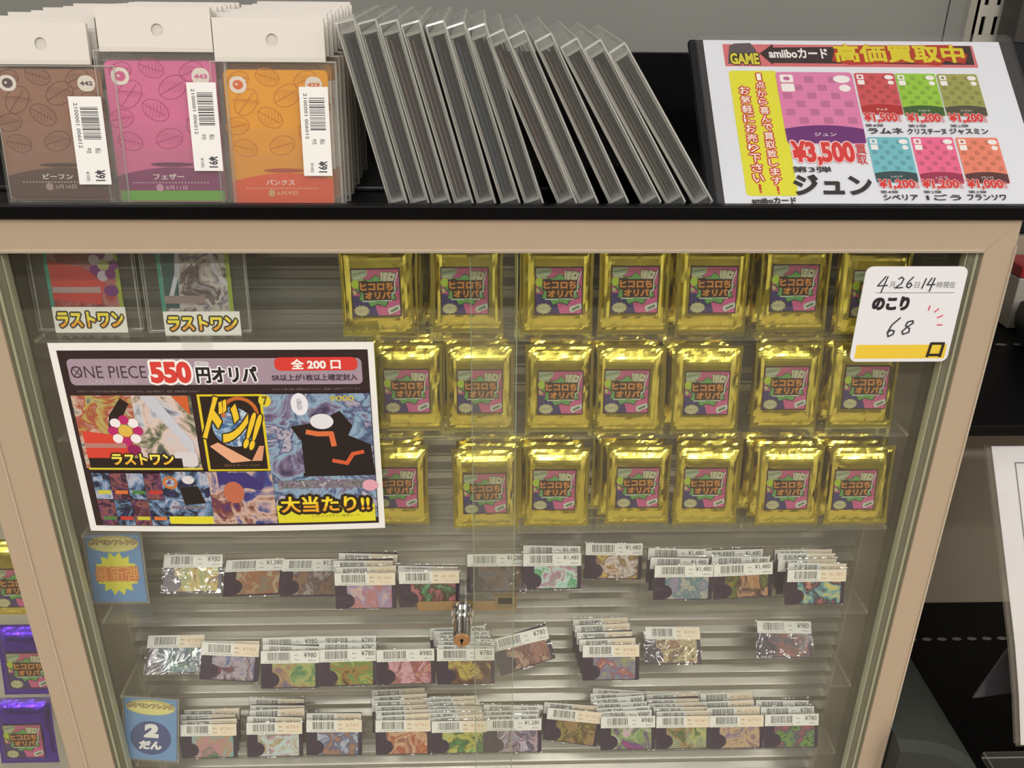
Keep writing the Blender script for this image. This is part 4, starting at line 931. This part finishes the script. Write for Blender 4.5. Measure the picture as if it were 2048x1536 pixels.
# one more stack, just cut by the left edge
t, pl = firsts[1]; sh = Vector((at(-262, 430, .01).x - pl.P.x + .002, 0, 0))
for k in range(2): dup(t, ['bagged card cut off by the left edge of the picture, front one', 'bagged card cut off by the left edge, behind the front one'][k], Matrix.Translation(sh + Vector((0, .011 * k, 0))) @ pl.matrix(), 'bagged cards at the left edge')

# ------------------------------------------------------------------ price board leaning on the tray
el = 40.4; vd = Vector((0, math.cos(math.radians(el)), math.sin(math.radians(el))))
P = at(1750, 403, .0085); P = Vector((P.x, .0085, P.z)); pl = Plane(P, vd)
bd = thing('price_board', 'laminated white price board with a red banner and card pictures, leaning back', 'sign', M=pl.matrix())
a = Art(pl)
uA = (pl.uv(1409, 90)[0] + pl.uv(1447, 400)[0]) / 2; uB = pl.uv(2008, 120)[0]; vTt = pl.uv(1700, 82)[1]; vBb = -.004
a.box(uA, uB, 0, .0005, vBb, vTt, 0, (228, 232, 242))
a.prect(1448, 90, 1950, 134, (214, 110, 118)); 
a.ppoly([(1519, 107), (1545, 88), (1546, 95), (1940, 92), (1949, 130), (1546, 126), (1546, 130)], (44, 26, 34))
a.ppoly([(1458, 92), (1468, 87), (1500, 86), (1512, 100), (1516, 122), (1456, 128)], (90, 82, 88))
a.ptext('GAME', 1460, 106, 1518, 129, (218, 206, 60), bold=.04, out=((.0010, (40, 34, 20)),), res=2)
a.ptext('amiiboカード', 1537, 97, 1655, 117, (244, 240, 240), bold=.03, out=((.0006, (60, 40, 40)),), res=2)
a.ppoly([(1664, 122), (1670, 92), (1900, 90), (1935, 110), (1930, 128), (1890, 122), (1880, 132), (1820, 126), (1700, 130)], (178, 46, 30))
a.ptext('高価買取中', 1670, 91, 1926, 124, (218, 204, 40), bold=0, fat=.0007, out=((.0012, (168, 50, 24)),), res=2)
def quad(x0, y0, x1, y1, c, r=.002, m=0): b_ = a.pbox(x0, y0, x1, y1); a.rrect(*b_, r, c, m)
# yellow strip: upright writing in two columns
b_ = a.pbox(1475, 142, 1575, 392); a.rrect(b_[0], b_[1], b_[2], b_[3], .003, (226, 224, 52))
def column(txt, xa_, ya, xb_, yb_):
    n = len(txt); u0_, v0_ = a.P(xa_, ya); u1_, v1_ = a.P(xb_, yb_); st = (v0_ - v1_) / n; L0 = a.L
    for k, ch in enumerate(txt):
        cz = v0_ - st * (k + .5); cx = u0_ + (u1_ - u0_) * (k + .5) / n; s_ = st * .46
        a.L = L0
        if ch in '！!': a.stroke([(cx, cz + s_ * .8), (cx, cz - s_ * .2)], s_ * .45, (198, 56, 44)); a.ell(cx, cz - s_ * .7, s_ * .25, s_ * .25, (198, 56, 44), n=8); continue
        q_ = .45 if ch == '1' else .95
        a.text(ch, cx - s_ * q_, cz - s_ * .9, cx + s_ * q_, cz + s_ * .9, (250, 246, 236), bold=.01, out=((.0011, (198, 56, 44)),), res=1)
    a.L = L0 + 4
column('1点から喜んで買取致します!', 1516, 146, 1558, 390); column('お気軽にお売り下さい!', 1487, 172, 1522, 388)
top_L = [0]
def mini(x0, y0, x1, y1, bg, mound, name, body, big=False):
    Lb = a.L; b_ = a.pbox(x0, y0, x1, y1); u0_, v0_, u1_, v1_ = b_; w = u1_ - u0_; h = v1_ - v0_; a.rrect(*b_, .0016 if not big else .003, bg)
    dk = tuple(int(v * .86) for v in bg); L = a.L
    for i in range(6):
        for j in range(8):
            if (i + j) % 2 and j > 1: a.rrect(u0_ + w * (.05 + .155 * i), v0_ + h * (.04 + .115 * j), u0_ + w * (.17 + .155 * i), v0_ + h * (.13 + .115 * j), w * .02, dk, L=L)
    a.L = L + 1
    nn = 12; y = a.y(); a.face([(u0_ + .0006, y, v0_ + .0006), (u1_ - .0006, y, v0_ + .0006)] + [(u1_ - w * k / nn, y, v0_ + h * (.25 - .05 * (2 * k / nn - 1) ** 2)) for k in range(nn + 1)], mound)
    WH = (244, 240, 240)
    a.rrect(u0_ + w * .05, v1_ - h * .15, u0_ + w * .22, v1_ - h * .04, w * .02, WH, L=a.L); a.rrect(u0_ + w * .05, v1_ - h * .28, u0_ + w * .22, v1_ - h * .17, w * .02, WH, L=a.L)
    a.ell(u1_ - w * .15, v1_ - h * .10, w * .11, h * .055, WH, L=a.L); a.ell(u1_ - w * .13, v1_ - h * .23, w * .075, h * .05, WH, L=a.L); a.L += 1
    a.ell(u0_ + w * .135, v1_ - h * .095, w * .045, h * .03, dk, n=10)
    a.text(name, u0_ + w * .36, v0_ + h * .10, u1_ - w * .36, v0_ + h * .15, WH, bold=.01, res=1); a.L = Lb + 16; top_L[0] = Lb
mini(1562, 145, 1718, 288, (222, 128, 176), (104, 34, 116), 'ジュン', (230, 226, 210), True)
for args in ((1716, 147, 1797, 230, (206, 78, 88), (176, 34, 40), 'ラムネ'), (1799, 148, 1880, 233, (150, 200, 60), (50, 92, 40), 'クリスチーヌ'), (1883, 149, 1964, 233, (158, 160, 84), (74, 72, 56), 'ジャスミン'),
             (1743, 275, 1827, 366, (112, 190, 204), (44, 70, 76), 'シベリア'), (1832, 275, 1917, 368, (238, 104, 150), (156, 40, 80), '1ごう'), (1922, 276, 2007, 368, (236, 134, 110), (84, 40, 44), 'フランソワ')):
    a.L = top_L[0]; mini(*args, (200, 200, 200))
RD = (214, 50, 52)
def price(t, x0, y0, x1, y1, tail=True, fat=.0002, o=.0006):
    xe = x1 - (x1 - x0) * .11 if tail else x1
    a.ptext(t, x0, y0, xe, y1, RD, bold=.02, fat=fat, out=((o, (246, 214, 214)),), res=2)
    if tail: a.ptext('買取', xe + 1, y0 + 4, x1, y1 - 1, (220, 110, 110), bold=0, res=1)
a.L = top_L[0] + 18; a.ptext('¥3,500', 1584, 284, 1708, 332, RD, bold=.03, fat=.0003, out=((.0014, (248, 206, 206)),), res=3)
a.ptext('買', 1710, 290, 1732, 309, RD, bold=.01, res=2); a.ptext('取', 1713, 310, 1734, 330, RD, bold=.01, res=2)
a.ptext('第3弾', 1584, 334, 1662, 346, (34, 32, 36), bold=.015, res=2)
a.ptext('ジュン', 1586, 350, 1744, 392, (30, 28, 32), bold=.04, res=3)
for t_, x0, x1, yp, nm, dn in (('¥1,500', 1728, 1802, 227, 'ラムネ', '第4弾'), ('¥1,200', 1814, 1888, 228, 'クリスチーヌ', '第3弾'), ('¥1,200', 1898, 1973, 228, 'ジャスミン', '第2弾'),
                       ('¥1,200', 1758, 1838, 360, 'シベリア', '第4弾'), ('¥1,200', 1844, 1926, 360, '1ごう', '第2弾'), ('¥1,000', 1934, 2014, 360, 'フランソワ', '第3弾')):
    a.L = top_L[0] + 18; price(t_, x0, yp, x1, yp + 20); a.ptext(dn, x0 + 2, yp + 22, x0 + 38, yp + 28, (34, 32, 36), bold=.01, res=1); a.ptext(nm, x0 + 8 - 8 * (len(nm) > 4), yp + 30, x0 + 78, yp + 42, (30, 28, 32), bold=.03, res=2)
a.ptext('amiiboカード', 1503, 396, 1592, 408, (30, 28, 32), bold=.04, res=2)
a.build('printed_sheet', PRINTG, bd)
uo0, uo1 = uA - .006, uB + .010
m = MB(); pts = rr_pts(uo0, vBb - .002, uo1, vTt + .006, .006); n = len(pts)
m.faces([(x, -.0024, z) for x, z in pts] + [(x, .0010, z) for x, z in pts], [tuple(range(n)), tuple(range(2 * n - 1, n - 1, -1))] + [(i, n + i, n + (i + 1) % n, (i + 1) % n) for i in range(n)])
m.build('laminate', film('laminate_film', (.975, .975, .98), .045, .02, (230, 230, 235), .12), bd)
m = MB(); m.bbox(uo0 - .006, uo1 + .014, .0012, .0050, vBb - .003, vTt + .002, .003); o = m.build('board_backing', mat('navy_black_backing', (22, 26, 34), .3), bd); tag(o, 'black backing plate of the board')
m = MB(); m.bbox(-.06, .06, .0052, .0082, vTt * .35, vTt * .95, .002); m.build('rear_prop', BLACK, bd)

# ------------------------------------------------------------------ fixtures behind the case
YG = .34
gon = thing('gondola_back', 'grey painted metal back panel of the shelf unit behind the top shelf', 'shelving', (0, YG, 0))
oG = Vector((0, YG, 0)); xj = at(1893, 40, YG).x; xp0, xp1 = at(1938, 40, YG - .004).x, at(1999, 40, YG - .004).x
m = MB(); m.bbox(-1.3, xj - .0006, YG, YG + .008, ZT - .2, ZT + .8, .001); part(m, 'panel', mat('grey_panel', (150, 150, 146), .45, .1, mottled=.12, mscale=3), gon, oG)
m = MB(); m.bbox(xj + .0006, xp1 + .002, YG, YG + .008, ZT - .2, ZT + .8, .001); part(m, 'panel', MATS['grey_panel'], gon, oG)
# slotted upright: a face plate with real slots
m = MB(); zt_ = ZT + .8; zb_ = ZT - .1
yA, yB_ = YG - .016, YG
xs = [xp0, xp0 + (xp1 - xp0) * .20, xp0 + (xp1 - xp0) * .34, xp0 + (xp1 - xp0) * .60, xp0 + (xp1 - xp0) * .74, xp1]
pz = at(1970, 33, yA).z - at(1970, 70, yA).z; zref = at(1970, 70, yA).z; per = at(1970, 10, yA).z - at(1970, 70, yA).z
for i in (0, 2, 4): m.box(xs[i], xs[i + 1], yA, yA + .002, zb_, zt_)
z = zref - per * 6
while z < zt_:
    for i in (1, 3): m.box(xs[i], xs[i + 1], yA, yA + .002, z + pz, min(z + per, zt_))
    z += per
m.box(xp0, xp0 + .002, yA, yB_, zb_, zt_); m.box(xp1 - .002, xp1, yA, yB_, zb_, zt_)
part(m, 'slotted_upright', mat('cream_upright', (206, 202, 190), .4), gon, oG)
m = MB(); m.box(xp0 + .002, xp1 - .002, yB_ - .002, yB_, zb_, zt_); part(m, 'slot_channel', BLACKM, gon, oG)

# the unit to the right: beige panels, black decks with a line of perforations
xR0 = XR + .012
YP = .30
rs = thing('shelving_unit', 'black shelving unit with beige panels and perforated decks, right of the case', 'shelving', (xR0 + .35, YP, 0))
oR = Vector((xR0 + .35, YP, 0))
BEI = mat('beige_panel', (176, 164, 146), .5, .05, mottled=.15, mscale=4)
zu = at(2000, 625, YP).z; zl = at(1950, 1203, YP).z
m = MB(); m.bbox(xR0, xR0 + .7, YP, YP + .01, .2, zu + .09, .001); part(m, 'back_panel', BEI, rs, oR)
m = MB(); m.bbox(xp1 + .004, xR0 + .7, YP + .02, YP + .03, .2, 2.0, .001); part(m, 'dark_back_panel', BLACKM, rs, oR)
def deck(z, y_front, dots_y):
    m = MB(); m.bbox(xR0, xR0 + .7, y_front, YP, z - .012, z, .002); d = MB(); o = part(m, 'deck', BLACK, rs, oR)
    for k in range(34):
        x = xR0 + .010 + k * .0195; q = [(x + .0062 * math.cos(t), dots_y + .0032 * math.sin(t), z + .0006) for t in [math.tau * i / 12 for i in range(12)]]
        d.face(q, (150, 150, 150))
    d.v = [(x - oR.x, y - oR.y, zz) for x, y, zz in d.v]
    h = d.build('perforation', mat('perforation_light', (120, 116, 112), .5), o); h['kind'] = 'stuff'
deck(zl, -.02, atz(1950, 1278, zl).y)
deck(zu, atz(2000, 850, zu).y, atz(2000, 690, zu).y)
m = MB(); m.bbox(at(2012, 50, YP).x, at(2012, 50, YP).x + .05, YP - .02, YP + .015, zu + .1, 2.0, .002); part(m, 'dark_upright', mat('dark_upright', (58, 54, 52), .4), rs, oR)
m = MB()
for k in range(12):
    z_ = at(2036, 60, YP - .02).z + .035 * (k - 4); xx = at(2034, 60, YP).x; m.box(xx, xx + .004, YP - .0215, YP - .0195, z_, z_ + .020)
part(m, 'upright_slots', BLACKM, rs, oR)
# boxes glimpsed past the corner of the case
P = at(2040, 556, .25)
m = MB(); m.bbox(-.03, .03, 0, .045, 0, .012, .001); t = tag(m.build('storage_box', mat('red_box', (150, 34, 44), .4)), 'small dark red box beside the upper right corner of the case', 'box'); t.location = (P.x + .03, .25, P.z)
m = MB(); m.bbox(-.03, .03, 0, .045, 0, P.z - zu - .0016, .001); t = tag(m.build('storage_box', mat('pale_box', (170, 166, 156), .5)), 'pale grey box under the small dark red box', 'box'); t.location = (P.x + .03, .25, zu + .0008)
# dark rounded bins standing on the decks
def bin_(label, cx, y, z, w, d, h, c):
    m = MB(); n = 20; rings = ((.86, 0), (.98, .02), (1.0, h * .6), (.97, h * .92), (.80, h), (.0, h * 1.01))
    for i, (s_, zz) in enumerate(rings):
        for k in range(n):
            t_ = math.tau * k / n; ex = lambda v: math.copysign(abs(v) ** .6, v); m.v.append((ex(math.cos(t_)) * w / 2 * s_, ex(math.sin(t_)) * d / 2 * s_, zz))
    for i in range(len(rings) - 1):
        for k in range(n): m.f.append((i * n + k, i * n + (k + 1) % n, (i + 1) * n + (k + 1) % n, (i + 1) * n + k)); m.m.append(0); m.c.append((255, 255, 255))
    o = m.build('storage_bin', mat('bin_%d' % sum(c), c, .5, mottled=.2), smooth=True); o.location = (cx, y, z); tag(o, label, 'bin')
m = MB(); xs0 = XR + .003; hb = .085; pr = [(0, 0)] + [(.100 * math.sin(t_ * math.pi / 20), hb * math.cos(t_ * math.pi / 20) ** .8) for t_ in range(0, 11)]
nb = len(pr)
for t_, yy in ((.92, -.07), (1, -.06), (1, .10), (.92, .115)): m.v += [(x * t_, yy, z * t_) for x, z in pr]
for r_ in range(3):
    for k in range(nb): m.f.append((r_ * nb + k, (r_ + 1) * nb + k, (r_ + 1) * nb + (k + 1) % nb, r_ * nb + (k + 1) % nb)); m.m.append(0); m.c.append((255, 255, 255))
m.f.append(tuple(range(nb))); m.f.append(tuple(reversed(range(3 * nb, 4 * nb)))); m.m += [0, 0]; m.c += [(255, 255, 255)] * 2
o = m.build('soft_bag', mat('soft_bag_grey', (64, 67, 62), .75, spec=.2, mottled=.2)); o.location = (xs0, .05, zl + .001); tag(o, 'dark grey rounded soft bag on the lower deck, against the side of the case', 'bag')
P = atz(2030, 700, zu); bin_('dark slate rounded bin on the upper black deck', at(2060, 690, YP - .06).x + .02, YP - .11, zu + .001, .13, .09, .045, (44, 46, 50))

# clear sign holder at the right edge
Pf = at(2040, 1490, -.03); st = thing('sign_holder', 'clear acrylic sign holder with a white price sheet at the right edge', 'sign holder', (Pf.x, -.03, zl))
edge = [(1970, 893), (1981, 980), (1993, 1080), (2005, 1180), (2018, 1290), (2026, 1390), (2030, 1490)]
prof_ = []
for i, (px, py) in enumerate(edge):
    f_ = i / 6; Y = .055 - .085 * f_ + .03 * f_ * f_; q = at(px, py, Y); prof_.append(q)
Wd = .21
def strip(name, x0, x1, off, m_, t_=.001):
    m = MB()
    for s_, o_ in ((0, 0), (1, t_)):
        for q in prof_: m.v.append((q.x + x0 - Pf.x, q.y + off + o_ + .03, q.z - zl)); m.v.append((q.x + x1 - Pf.x, q.y + off + o_ + .03, q.z - zl))
    n = len(prof_) * 2
    for i in range(len(prof_) - 1):
        a_ = 2 * i; m.f.append((a_, a_ + 2, a_ + 3, a_ + 1)); m.f.append((n + a_, n + a_ + 1, n + a_ + 3, n + a_ + 2)); m.f.append((a_, a_ + n, a_ + n + 2, a_ + 2)); m.m += [0, 0, 1]; m.c += [(245, 243, 250)] * 3
    return m.build(name, m_, st, smooth=False)
strip('price_sheet', .006, Wd - .006, 0, [PRINT, PRINT], .0004)
strip('front_pane', 0, Wd, -.002, [ACRY, ACRE]); strip('rear_pane', 0, Wd, .002, [ACRY, ACRE])
def on_sheet(fx, fy):
    g = fy * 6; i = min(5, int(g)); q = prof_[i].lerp(prof_[i + 1], g - i); return (q.x + .006 + fx * (Wd - .012) - Pf.x, q.y + .03 - .0006, q.z - zl)
m = MB()
def line(f0, f1, wx, wy, c):
    N = 8
    for k in range(N):
        a0 = [f0[0] + (f1[0] - f0[0]) * k / N, f0[1] + (f1[1] - f0[1]) * k / N]; a1 = [f0[0] + (f1[0] - f0[0]) * (k + 1) / N, f0[1] + (f1[1] - f0[1]) * (k + 1) / N]
        m.face([on_sheet(a0[0], a0[1]), on_sheet(a0[0] + wx, a0[1] + wy), on_sheet(a1[0] + wx, a1[1] + wy), on_sheet(a1[0], a1[1])], c)
line((.10, .06), (.95, .06), 0, .004, (110, 104, 112)); line((.10, .06), (.10, .9), .004, 0, (110, 104, 112)); line((.22, .20), (.95, .20), 0, .004, (110, 104, 112)); line((.22, .20), (.22, .9), .004, 0, (110, 104, 112))
line((.22, .115), (.60, .115), 0, .018, (226, 214, 60)); line((.32, .155), (.6, .155), 0, .012, (50, 50, 50))
m.build('sheet_print', PRINT, st)
m = MB(); f1 = at(1946, 1397, .02); f2 = at(2022, 1290, .03); f3 = at(2030, 1385, .03)
tri = [Vector(p) - Vector((Pf.x, -.03, zl)) for p in (f1, f3, f2)]
m.faces([tuple(p) for p in tri] + [tuple(p + Vector((0, .002, 0))) for p in tri], [(0, 1, 2), (5, 4, 3), (0, 3, 4, 1), (1, 4, 5, 2), (2, 5, 3, 0)])
m.build('side_foot', film('foot_acrylic', (.96, .96, .97), .05, .05, (150, 150, 165), .1), st)
m = MB(); q = prof_[-1]; m.bbox(q.x - Pf.x, q.x + Wd - Pf.x, -.02, .07, .0005, max(.004, min(.01, q.z - zl)), .001, mb=1); m.build('base_plate', [ACRY, ACRE], st)
print('sheet bottom z above deck', q.z - zl, 'zl', zl, 'zu', zu)
